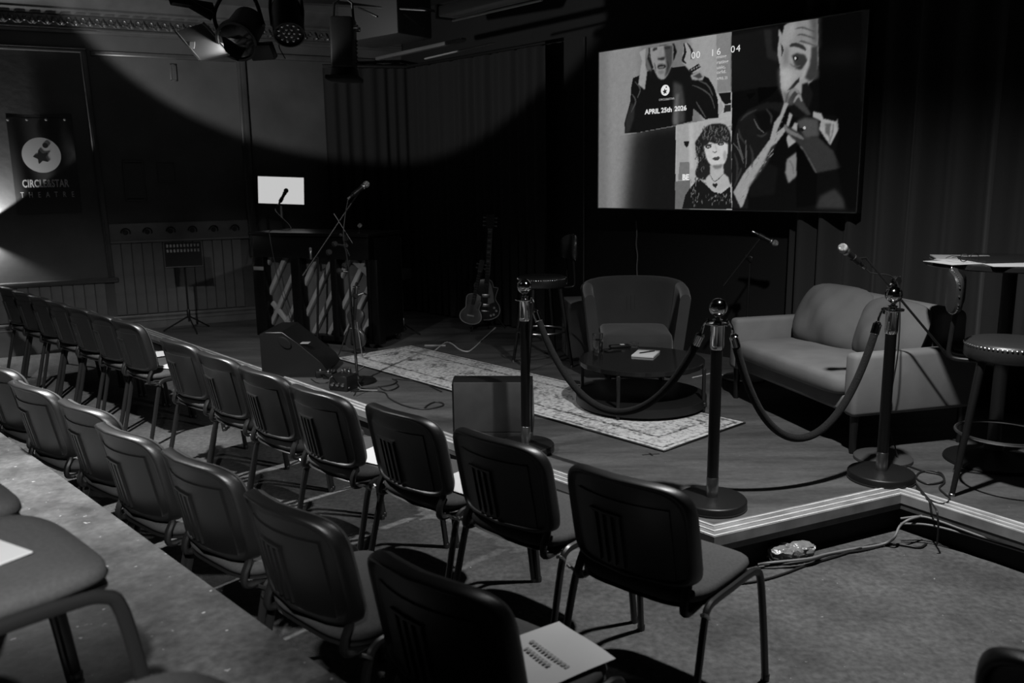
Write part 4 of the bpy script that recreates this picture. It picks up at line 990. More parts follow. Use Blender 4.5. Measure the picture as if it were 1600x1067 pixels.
for k in (1, 4, 6, 8, 11): MB().box((0, -.0138, .935-.030*k), (.03, .002, .013)).obj('inlay', 'binding', fbe, smooth=0)
MB().prism([(-.03, .93), (.03, .93), (.045, 1.02), (.04, 1.09), (.0, 1.07), (-.04, 1.09), (-.045, 1.02)], -.004, .012, UP).obj('headstock', 'guitar_dark', eg, smooth=0); MB().box((0, -.01, .93), (.046, .009, .006)).obj('nut', 'binding', eg)
for s in (-1, 1):
    for z in (.965, 1.005, 1.045): MB().lathe([(0, 0), (.004, 0), (.004, .016), (.010, .02), (.010, .03), (0, .033)], 10, T(s*.042, .004, z) @ RY(s*90)).obj('tuning_peg', 'dull_chrome', eg)
strings(eg, .05, .034, .09, .93, -.017, 6, Matrix())
cable('white guitar lead curving across the stage from the guitars', [onz(774, 512, ST+.06), onz(757, 528, ST+.006), onz(741, 543, ST+.006), onz(731, 549, ST+.006), onz(718, 546, ST+.006), onz(706, 537, ST+.006), onz(697, 535, ST+.006), onz(688, 541, ST+.006), onz(676, 551, ST+.006)], .0065, 'cable_white')
o = MB().box((0, 0, .008), (.2, .03, .014), bev=.004).obj('white_tape_strip', 'binding', loc=onz(680, 541, ST), rz=R(-4)); tag(o, 'short white strip lying on the stage behind the rug', 'tape')
# ================================================================== STAGE MONITORS
def wedge(name, label, loc, rz, w_, d_, h_, group='stage monitors'):
    """wedge: local x width, local -y the tall panelled side, baffle sloping down to +y"""
    t = thing(name, label, 'speaker', loc, rz, group)
    prof = [(0, .0), (d_*.92, 0), (d_, .05), (d_*.93, .11), (d_*.34, h_), (.05, h_), (0, h_-.02)]
    b = MB(); b.prism(prof, -w_/2, w_/2, Matrix(((0, 0, 1, 0), (1, 0, 0, 0), (0, 1, 0, 0), (0, 0, 0, 1)))); b.obj('cabinet', 'satin', t, smooth=25)
    return t, prof
wc = onz(770, 690, ST); wg, pf = wedge('stage_monitor', 'wedge stage monitor with a pale grey panel beside the left stanchion', (wc.x, wc.y+.02, ST), R(-3), .47, .42, .36)
MB().box((0, -.004, .205), (.45, .010, .30), bev=.004).obj('rear_panel', 'grille', wg)
MB().box((0, -.002, .03), (.47, .012, .045), bev=.004).obj('foot_rail', 'black', wg)
b = MB(); b.add([(-.21, .40, .09), (.21, .40, .09), (.21, .15, .345), (-.21, .15, .345)], [(0, 1, 2, 3)]); b.obj('grille', 'metal', wg)
w2c = onz(468, 588, ST); wg2, pf2 = wedge('stage_monitor', 'black wedge stage monitor seen from its side, left of the tall mic stand', (w2c.x, w2c.y+.28, ST), R(-92), .45, .52, .37)
wg2.location = (w2c.x-.28, w2c.y+.2, ST)
b = MB()
for k in range(2): pass
hx = Matrix.Translation((.226, .20, .2)) @ RY(90)
MB().lathe([(.03, 0), (.055, 0), (.06, .004), (.05, .006), (.03, .006)], 20, hx @ Matrix.Diagonal((.6, 1, 1, 1))).obj('side_handle', 'metal', wg2)
b = MB(); b.tube([(.226, .05, .36), (.226, .18, .36), (.226, .30, .27), (.226, .47, .12)], .004, 6); b.obj('corner_edge', 'metal', wg2)
bl = Vector((0, .30, .262)); MB().box((.14, .315, .262), (.07, .11, .004), Matrix(), bev=.001, seg=1).obj('label_strip', 'binding', wg2)
wg2.children[-1].matrix_local = T(.15, .325, .255) @ RX(-41) @ T(-.14, -.315, -.262)
# ================================================================== PEDALS, DI BOX, LEADS on the stage
def pedal(label, px_, rz, s=1.0, m='satin'):
    p = onz(px_[0], px_[1], ST); t = thing('effects_pedal', label, 'pedal', (p.x, p.y, ST), rz, 'effects pedals on the stage')
    MB().box((0, 0, .025*s), (.075*s, .12*s, .05*s), bev=.005).obj('case', m, t)
    MB().lathe([(0, .0), (.012, 0), (.012, .008), (.009, .014), (0, .014)], 12, T(0, -.035*s, .05*s)).obj('foot_switch', 'dull_chrome', t)
    for x in (-.022, 0, .022): MB().lathe([(0, 0), (.008, 0), (.007, .012), (0, .012)], 10, T(x*s, .035*s, .05*s)).obj('knob', 'dull_chrome', t)
    return t
pedal('small pedal with silver knobs nearest the stage monitor', (500, 588), R(20)); pedal('small pedal in the middle of the pedal cluster', (516, 590), R(-10)); pedal('small pale pedal at the back of the cluster by the monitor tip', (498, 576), R(35), .9, 'cable_grey'); pedal('small pedal beside the round stand base', (541, 588), R(5))
dp = onz(535, 611, ST); di = thing('di_box', 'black box with leads plugged into its front, at the stage edge', 'audio box', (dp.x, dp.y+.06, ST), R(-25))
MB().box((0, 0, .055), (.16, .14, .11), bev=.005).obj('case', 'satin', di); MB().box((0, -.0, .112), (.15, .13, .004), bev=.001, seg=1).obj('lid', 'metal', di)
for x in (-.045, .0, .045): MB().lathe([(.006, 0), (.013, 0), (.013, .012), (.008, .014), (0, .014)], 14, T(x, -.07, .05) @ RX(90)).obj('socket', 'dull_chrome', di)
for x in (-.03, .03): MB().box((x, .03, .125), (.012, .012, .03), bev=.002, seg=1).obj('switch', 'dull_chrome', di)
q = lambda x, y, z=.006: onz(x, y, ST+z)
cable('black lead looping from the box towards the rug', [q(548, 612, .04), q(560, 608), q(585, 605), q(612, 601), q(620, 595), q(614, 592), q(640, 594), q(662, 596), q(672, 603), q(690, 612)], .005)
cable('black lead with a loop left of the pale monitor panel', [q(552, 612, .04), q(575, 611), q(600, 613), q(608, 622), q(630, 633), q(660, 639), q(688, 635), q(692, 630), q(680, 628), q(668, 633), q(662, 639)], .005)
cable('short lead snaking by the stand base', [q(592, 604), q(600, 609), q(612, 609), q(622, 604), q(620, 599)], .005)
cable('grey lead lying between box and tall stand', [q(545, 606, .03), q(556, 600), q(560, 606), q(566, 609), q(590, 610)], .004, 'cable_grey')
cable('pale lead from the pedals to the violin stand', [q(536, 584, .03), q(549, 583), q(558, 580), q(568, 573), q(572, 568)], .004, 'cable_grey')
cable('thin upright lead bent over the pedals', [q(516, 588, .06), q(519, 588, .13), q(515, 592, .10), q(514, 606)], .003, 'cable_grey')
cable('coiled dark lead around the pedal cluster', [q(486, 592), q(496, 598), q(510, 598), q(520, 590, .055), q(508, 584, .055), q(494, 586)], .004)
for i, (x, y, rz_) in enumerate(((445, 583, 0), (480, 586, 25))):
    p = q(x, y, 0); o = MB().box((0, 0, .012), ((.2, .03)[i] if i else .2, .09 if i == 0 else .12, .02), bev=.003, seg=1).obj('white_block', 'paper', loc=(p.x, p.y, ST), rz=R(rz_)); tag(o, ('flat white block on the stage before the black wedge monitor', 'thin white strip among the pedals')[i], 'block')
# taped cross on the stage
xm = thing('tape_cross', 'small dark tape cross on the stage before the rug corner', 'tape mark', onz(1017, 710, ST), R(10))
for a in (0, 90): MB().box((0, 0, .0006), (.10 if a == 0 else .05, .012, .0010), RZm(a)).obj('tape', 'black', xm, smooth=0)
# ================================================================== FLOOR LEADS under the stage edge and the taped adapter
F0 = lambda x, y, z=.008: onz(x, y, z)
lump = thing('wrapped_adapter', 'power adapter wrapped in crumpled clear plastic on the floor below the stage edge', 'adapter', F0(1236, 876, 0), R(16))
MB().box((0, 0, .03), (.15, .055, .05), bev=.01).obj('adapter', 'satin', lump)
def crumple():
    m = mat('crumpled_plastic', .2, .25, bump=1.0, bscale=32); return m
M['crumple'] = crumple()
rr = []; rnd = random.Random(5); ol = sup(.085, .075, 3, 22)
for i in range(15):
    x = -.105+.21*i/14; k = .45+.55*math.sin(math.pi*(.12+.76*i/14)); rr.append([(x+rnd.uniform(-.006, .006), p[0]*k+rnd.uniform(-.007, .007), .045+p[1]*k*.95+rnd.uniform(-.006, .006)) for p in ol])
for ring_ in rr:
    for i, p in enumerate(ring_): ring_[i] = (p[0], p[1], max(p[2], .003))
MB().rings(rr).obj('plastic_wrap', 'crumple', lump, smooth=20)
cable('pale leads along the foot of the stage, from the wrapped adapter to the inner corner', [F0(1185, 882), F0(1205, 879, .03), F0(1262, 873, .03), F0(1290, 866), F0(1330, 858), F0(1360, 854), F0(1385, 848, .02), F0(1398, 838, .06), F0(1406, 822, .10), F0(1420, 812, .13), F0(1440, 806, .13)], .006, 'cable_grey')
cable('second lead beside the pale one below the stage edge', [F0(1185, 886), F0(1262, 876, .03), F0(1300, 866, .012), F0(1345, 860), F0(1375, 853), F0(1395, 843, .03), F0(1403, 828, .08)], .005, 'cable')
cable('thin lead straying over the carpet toward the near chair', [F0(1120, 905), F0(1150, 911), F0(1190, 906), F0(1225, 896), F0(1262, 882), F0(1310, 868), F0(1360, 852), F0(1400, 850), F0(1435, 855), F0(1448, 849)], .005, 'cable')
cable('lead clipped along the black face of the stage at right', [onz(1407, 810, .12), onz(1440, 807, .13), onz(1470, 815, .125), onz(1500, 826, .12), onz(1540, 840, .115), onz(1600, 856, .11), onz(1700, 884, .11)], .005, 'cable_grey')
cable('lower lead clipped along the black face of the stage at right', [onz(1407, 818, .10), onz(1450, 820, .10), onz(1500, 832, .10), onz(1560, 850, .095), onz(1620, 868, .09), onz(1700, 890, .09)], .005, 'cable_grey')
# ================================================================== BANNER
ban = thing('theatre_banner', 'black banner with white circle-and-star emblem and lettering on the dark wall', 'banner'); ban.matrix_world = WLM
bu0, bu1, bz0, bz1 = -1.165, -.592, 1.435, 2.415; bc = (bu0+bu1)/2
rows = []
for j in range(21):
    f = j/20; z = bz0+(bz1-bz0)*f; row = []
    for i in range(21):
        g_ = i/20; u_ = bu0+(bu1-bu0)*g_; z_ = z-.012*math.sin(math.pi*g_)*f**3
        row.append((u_, z_, .026+.005*math.sin(g_*5+1)*(1-.5*f)+.003*math.sin(g_*11+f*2)))
    rows.append(row)
bo = MB().grid(rows+[[(x, y, z-.002) for x, y, z in r_] for r_ in rows[::-1]], cu=True).obj('cloth', 'banner', ban, smooth=60)
MB().box((bc, bz1-.04, .0305), (bu1-bu0-.004, .012, .003)).obj('hem', 'satin', ban)
for x in (12, 42, 72, 101):
    p = onplane(x, 187, wl(0, 0, .03), NL); MB().lathe([(.006, .0), (.012, .0), (.0125, .003), (.006, .004)], 14, T((p-WL0).dot(UL), p.z, .037)).obj('eyelet', 'binding', ban)
ec = onplane(65, 242.5, wl(0, 0, .03), NL); eu, ez = (ec-WL0).dot(UL), ec.z; er = .172
DZ = .0385
def disc(r_, cx, cy, n=48): return [(cx+r_*math.cos(2*math.pi*k/n), cy+r_*math.sin(2*math.pi*k/n)) for k in range(n)]
em = MB().prism(disc(er, eu, ez), DZ, DZ+.001).obj('emblem_disc', 'print_white', ban, smooth=0)
MB().prism(disc(.026, eu+.042, ez+.095, 24), DZ+.001, DZ+.002).obj('emblem_dot', 'banner', em, smooth=0)
def star(cx, cy, ro, ri, rot, n=5, rc=.5):
    k = []
    for i in range(2*n):
        a = R(rot)+math.pi*i/n; r_ = ro if i % 2 == 0 else ri; k.append(Vector((cx+r_*math.cos(a), cy+r_*math.sin(a))))
    out = []
    for i in range(2*n):   # rounded tips
        a, b_, c = k[i-1], k[i], k[(i+1) % (2*n)]; t = .38 if i % 2 == 0 else .15
        p, q_ = b_.lerp(a, t), b_.lerp(c, t)
        for s in range(5):
            f = s/4; out.append(tuple(p*(1-f)**2+b_*2*f*(1-f)+q_*f*f))
    return out
MB().prism(star(eu-.004, ez-.018, .082, .037, 104), DZ+.001, DZ+.002).obj('emblem_star', 'banner', em, smooth=0)
l1 = onplane(72, 292, wl(0, 0, .03), NL); l2 = onplane(75, 305, wl(0, 0, .03), NL)
lettering('lettering_name', 'CIRCLE&STAR', .105, 'print_white', ban, T((l1-WL0).dot(UL), l1.z-.001, DZ), bold=.0022, sx=.60, space=1.06)
for k, ch in enumerate('THEATRE'):
    lettering('letter', ch, .078, 'print_white', ban, T((l2-WL0).dot(UL)-.225+.075*k, l2.z-.02, DZ), sx=.66)
# ================================================================== BIG SCREEN
SB = 2.36
s_tl = onplane(937, 85, NB*5.80, NB); s_tr = onplane(1357, 13, NB*5.80, NB); s_br = onplane(1339, 328, NB*5.80, NB); s_bl = onplane(935, 327, NB*5.80, NB)
zt_ = (s_tl.z+s_tr.z)/2; zb_ = (s_bl.z+s_br.z)/2; xl = -HB.dot(s_tl+s_bl)/2; xr = -HB.dot(s_tr+s_br)/2
SWd, SHt = xr-xl, zt_-zb_
tv = thing('video_wall_screen', 'large flat screen on the black wall showing portraits and a countdown', 'screen')
so = NB*5.80-HB*xl; tv.matrix_world = frame((so.x, so.y, zb_), -HB, (0, 0, 1))     # x right, y up, z toward the viewer
NX, NY = 460, 260
# photo pixel -> screen coordinate (0..1)
TVI = tv.matrix_world.inverted()
def suv(x, y):
    p = TVI @ onplane(x, y, NB*5.80, NB); return p.x/SWd, p.y/SHt
GX, GY_ = np.meshgrid(np.linspace(0, 1, NX), np.linspace(0, 1, NY)); img = np.zeros((NY, NX)); ASP = SWd/SHt
def blur(a, r_):
    r_ = int(round(r_))
    if r_ < 1: return a
    k = np.exp(-np.linspace(-2, 2, 2*r_+1)**2); k /= k.sum()
    p = np.pad(a, r_, mode='edge'); p = np.apply_along_axis(lambda v: np.convolve(v, k, 'valid'), 0, p); return np.apply_along_axis(lambda v: np.convolve(v, k, 'valid'), 1, p)
def mask(pts):
    P_ = [suv(*p) for p in pts]; m = np.zeros((NY, NX), bool); n = len(P_)
    for i in range(n):
        (x0, y0), (x1, y1) = P_[i], P_[(i+1) % n]
        if abs(y1-y0) < 1e-9: continue
        c = ((y0 <= GY_) != (y1 <= GY_)) & (GX < (x1-x0)*(GY_-y0)/(y1-y0)+x0); m ^= c
    return m.astype(float)
def paint(pts, v, soft=1, a=1.0, curve=False, clip=None):
    global img
    if curve:
        q_ = smooth([(x, y, 0) for x, y in pts]+[(pts[0][0], pts[0][1], 0)], 4); pts = [(p.x, p.y) for p in q_[:-1]]
    m = blur(mask(pts), soft)*a
    if clip is not None: m = m*clip
    img = img*(1-m)+v*m
def ell(cx, cy, rx, ry, v, soft=1, a=1.0, rot=0, clip=None):
    c, s = math.cos(R(rot)), math.sin(R(rot)); paint([(cx+rx*math.cos(t)*c-ry*math.sin(t)*s, cy+rx*math.cos(t)*s+ry*math.sin(t)*c) for t in [2*math.pi*k/28 for k in range(28)]], v, soft, a, clip=clip)
def stroke(pts, wd, v, soft=1, a=1.0, clip=None):
    q_ = [Vector((p.x, p.y)) for p in smooth([(x, y, 0) for x, y in pts], 4)]; Lp, Rp = [], []
    for i, p in enumerate(q_):
        d = (q_[min(i+1, len(q_)-1)]-q_[max(i-1, 0)]).normalized(); n = Vector((-d.y, d.x)); w_ = wd*(.35+.65*math.sin(math.pi*(i+.5)/len(q_))); Lp.append(tuple(p+n*w_/2)); Rp.append(tuple(p-n*w_/2))
    paint(Lp+Rp[::-1], v, soft, a, clip=clip)
K3 = lambda pts: [(930+x/7.114, 60+y/7.114) for x, y in pts]
K4 = lambda pts: [(930+x/7.114, 180+y/7.114) for x, y in pts]
K5 = lambda pts: [(1130+x/6.275, 10+y/6.275) for x, y in pts]
K6 = lambda pts: [(1130+x/6.275, 160+y/6.275) for x, y in pts]
# left third: studio backdrop, brighter stripe at left
paint([(930, 80), (1142, 40), (1144, 335), (930, 335)], .30, 0)
paint([(950, 80), (1000, 70), (990, 335), (950, 335)], .40, 18)
paint([(1075, 50), (1144, 45), (1144, 200), (1100, 200)], .50, 10)
paint([(1119, 50), (1143, 45), (1143, 148), (1121, 150)], .36, 0)
paint([(1119, 146), (1144, 143), (1144, 190), (1119, 190)], .60, 3)
# shadow block below the first portrait
sh_ = mask([(965, 212), (1057, 196), (1056, 335), (955, 335)])
cl_ = blur(mask([(940, 217), (1057, 197), (1056, 335), (940, 335)]), 1)
paint([(985, 200), (1100, 180), (1100, 350), (970, 350)], .05, 34, 1, clip=cl_); paint([(1010, 200), (1100, 190), (1100, 350), (1000, 350)], .02, 30, .8, clip=cl_)
# man with raised hands (top left): jacket, hands, head
paint(K3([(330, 1055), (325, 940), (390, 700), (400, 540), (420, 440), (480, 415), (620, 350), (860, 320), (1000, 305), (1080, 330), (1180, 400), (1260, 440), (1320, 540), (1365, 680), (1370, 880), (1220, 900), (1150, 830), (1090, 780), (1080, 920), (880, 970), (480, 1045)]), .022, 1)
paint(K3([(330, 1050), (340, 900), (400, 720), (440, 740), (430, 880), (380, 1040)]), .06, 4)
paint(K3([(870, 480), (960, 520), (990, 700), (990, 930), (900, 960), (870, 800)]), .11, 6)
paint(K3([(860, 900), (900, 620), (930, 620), (920, 960), (870, 965)]), .22, 5)
for q_ in ([(1080, 520), (1180, 560), (1280, 640), (1330, 780)], [(1150, 470), (1250, 520), (1310, 640)], [(1120, 700), (1180, 800), (1230, 880)], [(440, 480), (500, 560), (470, 660)], [(410, 620), (450, 700), (400, 820)]): stroke(K3(q_), 2.2, .13, 1)
paint(K3([(1395, 690), (1430, 780), (1370, 870), (1365, 760)]), .5, 1); paint(K3([(1370, 610), (1505, 600), (1510, 720), (1440, 735), (1400, 680)]), .025, 1); paint(K3([(1440, 740), (1510, 735), (1505, 810), (1425, 825)]), .05, 1)
paint(K3([(600, 120), (560, 300), (620, 420), (640, 330), (600, 200)]), .03, 2)
paint(K3([(590, 105), (880, 55), (910, 150), (880, 230), (840, 300), (620, 330)]), .02, 2)
paint(K3([(610, 105), (760, 80), (860, 70), (865, 240), (840, 330), (790, 430), (740, 455), (690, 420), (640, 300), (615, 200)]), .42, 2, curve=True)
paint(K3([(760, 80), (860, 72), (862, 260), (820, 380), (770, 440), (790, 300)]), .12, 4); paint(K3([(690, 215), (780, 200), (770, 240), (700, 245)]), .06, 3); ell(*K3([(738, 312)])[0], 7, 4.2, .05, 2, rot=-8); ell(*K3([(735, 320)])[0], 4.5, 1.8, .22, 1.2, rot=-8); stroke(K3([(690, 292), (735, 282), (785, 290)]), 2.2, .26, 1.5); stroke(K3([(655, 270), (668, 320), (672, 370)]), 1.6, .12, 1.5); stroke(K3([(800, 250), (812, 300), (800, 350)]), 1.6, .06, 1.5)
paint(K3([(640, 110), (690, 100), (690, 130), (640, 140)]), .08, 2); paint(K3([(770, 90), (835, 85), (835, 115), (775, 125)]), .07, 2); paint(K3([(725, 100), (750, 95), (735, 210), (700, 215)]), .38, 3); ell(*K3([(735, 375)])[0], 5, 3, .3, 3)
paint(K3([(490, 150), (560, 110), (560, 300), (575, 380), (550, 570), (480, 510), (505, 330), (520, 250)]), .48, 2); paint(K3([(555, 170), (600, 280), (630, 360), (570, 350)]), .22, 3)
paint(K3([(985, 60), (1035, 40), (1075, 170), (1070, 240), (1150, 260), (1160, 360), (1090, 390), (1040, 350), (970, 270), (975, 170)]), .5, 2); stroke(K3([(985, 50), (1000, 150), (975, 240), (1010, 280)]), 4, .03, 1); stroke(K3([(1020, 45), (1075, 140), (1065, 230)]), 3.5, .05, 1)
paint(K3([(1045, 345), (1150, 280), (1175, 320), (1060, 390)]), .03, 1)
for k in range(4): ell(*K3([(1075+k*26, 348-k*14)])[0], 1.3, 1.7, .3, 0)
paint(K3([(1060, 410), (1170, 350), (1215, 420), (1190, 465), (1080, 460)]), .45, 2); paint(K3([(1085, 420), (1165, 380), (1195, 430), (1150, 450)]), .12, 2)
# third panel: lower portrait
paint([(1056, 196), (1143, 181), (1144, 335), (1055, 335)], .58, 0); paint(K4([(905, 110), (1045, 90), (1045, 520), (900, 730)]), .52, 2); paint(K4([(1045, 100), (1090, 95), (1090, 600), (1045, 600)]), .66, 5)
paint(K4([(985, 290), (1042, 290), (1040, 330), (1015, 360), (990, 330)]), .03, 1); paint(K4([(940, 520), (1047, 520), (1047, 715), (920, 725)]), .3, 0); paint(K4([(890, 735), (1060, 720), (1050, 1045), (885, 1045)]), .26, 0)
paint(K4([(1110, 300), (1170, 210), (1240, 120), (1340, 90), (1440, 105), (1500, 190), (1515, 400), (1515, 760), (1440, 700), (1200, 720), (1110, 650), (1150, 520), (1120, 420)]), .045, 2, curve=True)
rnd = random.Random(2)
for k in range(90):
    a = rnd.uniform(0, 1); x = rnd.uniform(1110, 1235) if k % 3 else rnd.uniform(1180, 1500); y = rnd.uniform(250, 780) if k % 3 else rnd.uniform(100, 270); l = rnd.uniform(25, 60); s = rnd.uniform(-20, 20)
    stroke(K4([(x, y), (x+s, y+l*.5), (x+s*.2, y+l)]), rnd.uniform(.7, 1.5), rnd.choice((.02, .02, .2, .3)), 0, .7)
paint(K4([(1210, 330), (1260, 290), (1340, 285), (1460, 285), (1470, 420), (1440, 530), (1380, 580), (1330, 585), (1260, 520), (1225, 430)]), .76, 2, curve=True)
paint(K4([(1200, 330), (1240, 240), (1340, 230), (1470, 260), (1470, 320), (1420, 295), (1340, 320), (1270, 300), (1225, 350)]), .05, 2)
for cx, cy in ((1260, 350), (1398, 318)): ell(*K4([(cx, cy)])[0], 5, 2.8, .05, 1, rot=-10); ell(*K4([(cx-6, cy+1)])[0], 1.5, 1.2, .5, 0); ell(*K4([(cx+12, cy+2)])[0], .9, .9, .45, 0); ell(*K4([(cx, cy-22)])[0], 5.5, 1.3, .12, 1, rot=-10)
stroke(K4([(1305, 405), (1330, 412), (1355, 402)]), 2, .25, 1); stroke(K4([(1335, 330), (1350, 395)]), 2, .5, 2, .6)
paint(K4([(1300, 485), (1330, 462), (1345, 468), (1365, 455), (1388, 470), (1370, 500), (1335, 505)]), .12, 1); ell(*K4([(1440, 450)])[0], 2.5, 8, .35, 3, .6)
paint(K4([(1275, 560), (1420, 540), (1430, 650), (1480, 690), (1500, 800), (1440, 860), (1330, 860), (1240, 800), (1230, 700), (1280, 650)]), .62, 2); paint(K4([(1300, 560), (1420, 545), (1400, 590), (1330, 600)]), .3, 3)
stroke(K4([(1275, 660), (1330, 735), (1430, 650)]), 1.2, .05, 0); paint(K4([(1335, 812), (1300, 775), (1310, 755), (1332, 762), (1355, 752), (1362, 778)]), .05, 0)
paint(K4([(965, 1040), (1000, 890), (1060, 800), (1150, 700), (1240, 780), (1310, 850), (1400, 870), (1500, 790), (1520, 1045)]), .03, 1)
for k in range(70):
    x = rnd.uniform(1060, 1160) if k % 2 else rnd.uniform(1180, 1510); y = rnd.uniform(680, 1000) if k % 2 else rnd.uniform(850, 980); stroke(K4([(x, y), (x+rnd.uniform(-12, 12), y+rnd.uniform(15, 40))]), 1.1, rnd.choice((.3, .45, .15)), 0, .7)
# right half: big dim portrait of a man behind folded hands
paint([(1143, 40), (1362, 5), (1345, 335), (1144, 335)], .012, 0)
paint(K5([(80, 290), (540, 200), (540, 780), (330, 800), (80, 840)]), .022, 3); paint(K5([(400, 230), (470, 220), (480, 430), (540, 460), (530, 540), (430, 500)]), .045, 4); paint(K5([(230, 860), (320, 850), (260, 910)]), .004, 2); paint(K5([(340, 800), (540, 790), (460, 880), (350, 940)]), .004, 2)
headc = mask(K5([(595, 150), (930, 110), (945, 1067), (560, 1067)]))
paint(K5([(545, 220), (580, 280), (600, 190), (640, 165), (760, 130), (930, 115), (935, 560), (900, 700), (840, 760), (800, 860), (690, 960), (600, 950), (565, 800), (555, 570), (535, 480), (545, 330)]), .46, 2)
paint(K5([(640, 165), (760, 130), (930, 115), (930, 330), (850, 370), (650, 350)]), .38, 5)
paint(K5([(930, 80), (1362, 0), (1350, 1067), (945, 1067)]), .008, 2)
for k in range(6): stroke(K5([(690+k*10, 190+k*32), (780, 175+k*34), (900, 215+k*34)]), 3, .09 if k % 2 else .38, 1.5, .8)
stroke(K5([(650, 390), (700, 375), (770, 395), (810, 430)]), 7, .07, 2); paint(K5([(670, 480), (720, 455), (800, 470), (830, 530), (770, 620), (700, 620), (690, 540)]), .08, 3); ell(*K5([(712, 508)])[0], 4.2, 3.2, .03, 1); ell(*K5([(708, 508)])[0], 1.6, 2.2, .75, 0)
stroke(K5([(830, 380), (860, 450), (840, 560), (800, 650), (760, 720)]), 7, .5, 2); paint(K5([(860, 400), (930, 380), (935, 700), (850, 740), (800, 700), (850, 560)]), .09, 4)
stroke(K5([(560, 360), (580, 420), (570, 490)]), 3.5, .05, 1); ell(*K5([(660, 610)])[0], 9, 9, .40, 6, .7); paint(K5([(620, 830), (680, 760), (750, 690), (745, 740), (680, 810)]), .05, 2)
paint(K5([(770, 760), (830, 740), (880, 860), (840, 1000), (760, 900)]), .025, 3)
paint(K5([(600, 960), (630, 850), (690, 800), (740, 830), (800, 960), (860, 1060), (760, 1067), (690, 1000)]), .10, 3)
stroke(K5([(620, 960), (650, 870), (700, 815), (740, 850)]), 5, .36, 1.5); stroke(K5([(690, 940), (740, 870), (770, 930)]), 4, .4, 1.5)
# tone on the large face: bright cheekbone, dark eye socket, shaded jaw and temple
paint(K5([(560, 620), (620, 590), (700, 640), (660, 760), (600, 850), (570, 780)]), .62, 9, .8); paint(K5([(640, 180), (700, 160), (690, 330), (640, 340)]), .55, 8, .7); paint(K5([(590, 420), (640, 400), (640, 560), (590, 600)]), .22, 8, .7)
paint(K5([(850, 130), (935, 115), (935, 420), (880, 380)]), .12, 9, .8); paint(K5([(575, 820), (640, 860), (690, 950), (610, 955)]), .14, 6, .7); stroke(K5([(650, 560), (700, 590), (760, 580)]), 3, .2, 2, .8); stroke(K5([(575, 300), (552, 380), (560, 480), (556, 560)]), 5, .45, 2, .8)
# jacket, collar, forearms
paint(K6([(90, 380), (150, 160), (250, 70), (420, 0), (600, 0), (480, 300), (250, 700), (240, 1040), (90, 1040)]), .028, 3); paint(K6([(300, 100), (460, 60), (560, 100), (500, 260), (380, 300)]), .014, 4)
for q_ in ([(140, 300), (150, 400), (200, 560)], [(220, 370), (225, 500), (220, 640)], [(300, 160), (340, 240), (400, 300)], [(100, 400), (160, 480), (200, 600)], [(380, 800), (420, 740), (430, 830)]): stroke(K6(q_), 2.4, .16, 1.2)
paint(K6([(880, 90), (960, 110), (980, 160), (1110, 190), (1120, 150), (1130, 260), (1050, 420), (940, 260), (960, 180), (880, 140)]), .5, 2); paint(K6([(1000, 210), (1060, 200), (1040, 330), (1000, 300)]), .2, 3)
paint(K6([(620, 350), (700, 200), (730, 200), (720, 380), (640, 440)]), .5, 2); paint(K6([(720, 490), (720, 720), (640, 790), (610, 690), (625, 560)]), .34, 3)
paint(K6([(100, 880), (200, 700), (330, 540), (460, 360), (500, 200), (560, 120), (600, 0), (640, 10), (560, 200), (520, 300), (620, 220), (650, 100), (680, 120), (640, 240), (520, 400), (470, 440), (420, 560), (330, 740), (260, 830), (190, 1020), (170, 1030)]), .48, 2)
paint(K6([(470, 440), (520, 400), (420, 620), (330, 760), (260, 830), (330, 700), (410, 560)]), .08, 4); paint(K6([(250, 830), (440, 600), (540, 640), (500, 900), (260, 930)]), .02, 5)
for k in range(14):
    x, y = rnd.uniform(200, 430), 0; y = 1000-x*1.35+rnd.uniform(-30, 60); stroke(K6([(x, y), (x+18, y-26)]), 1.0, .2, 0, .5)
paint(K6([(600, 210), (630, 230), (740, 290), (800, 350), (930, 340), (1080, 480), (1160, 640), (920, 690), (830, 560), (740, 410), (610, 290)]), .075, 3); stroke(K6([(600, 220), (640, 280), (740, 330), (790, 360)]), 6, .26, 2); stroke(K6([(760, 430), (830, 560), (910, 690)]), 5, .2, 2)
paint(K6([(640, 30), (700, 20), (820, 120), (760, 160), (690, 140)]), .02, 3); paint(K6([(720, 190), (800, 150), (930, 170), (940, 330), (800, 350)]), .14, 5); ell(*K6([(765, 265)])[0], 4.5, 2.5, .03, 1, rot=20); ell(*K6([(797, 250)])[0], 2.4, 2.4, .7, 1)
paint(K6([(910, 1040), (950, 920), (1090, 850), (1190, 960), (1200, 1040)]), .075, 6)
paint(K6([(1090, 0), (1362, 0), (1320, 1040), (1200, 1040), (1150, 800), (1100, 500), (1140, 300)]), .004, 6, .8); paint(K6([(720, 420), (790, 470), (920, 720), (900, 1000), (720, 1030)]), .004, 3)
for q_ in ([(110, 500), (140, 620), (130, 760)], [(170, 180), (230, 120), (330, 70)], [(150, 260), (170, 340), (230, 420)], [(260, 420), (290, 520), (280, 640)], [(420, 60), (470, 130), (470, 210)], [(330, 320), (380, 330), (430, 300)], [(110, 820), (160, 700), (180, 640)]): stroke(K6(q_), 3.2, .085, 2.2, .8)
for k in range(26):
    x = rnd.uniform(130, 470); y = 960-(x-130)*1.42+rnd.uniform(-10, 50); stroke(K6([(x, y), (x+14, y-10), (x+26, y-30)]), 1.2, rnd.choice((.22, .3, .6)), .6, .45)
for k in range(5): stroke(K6([(505+k*22, 380-k*60), (520+k*20, 350-k*55)]), 1.4, .2, .8, .6)
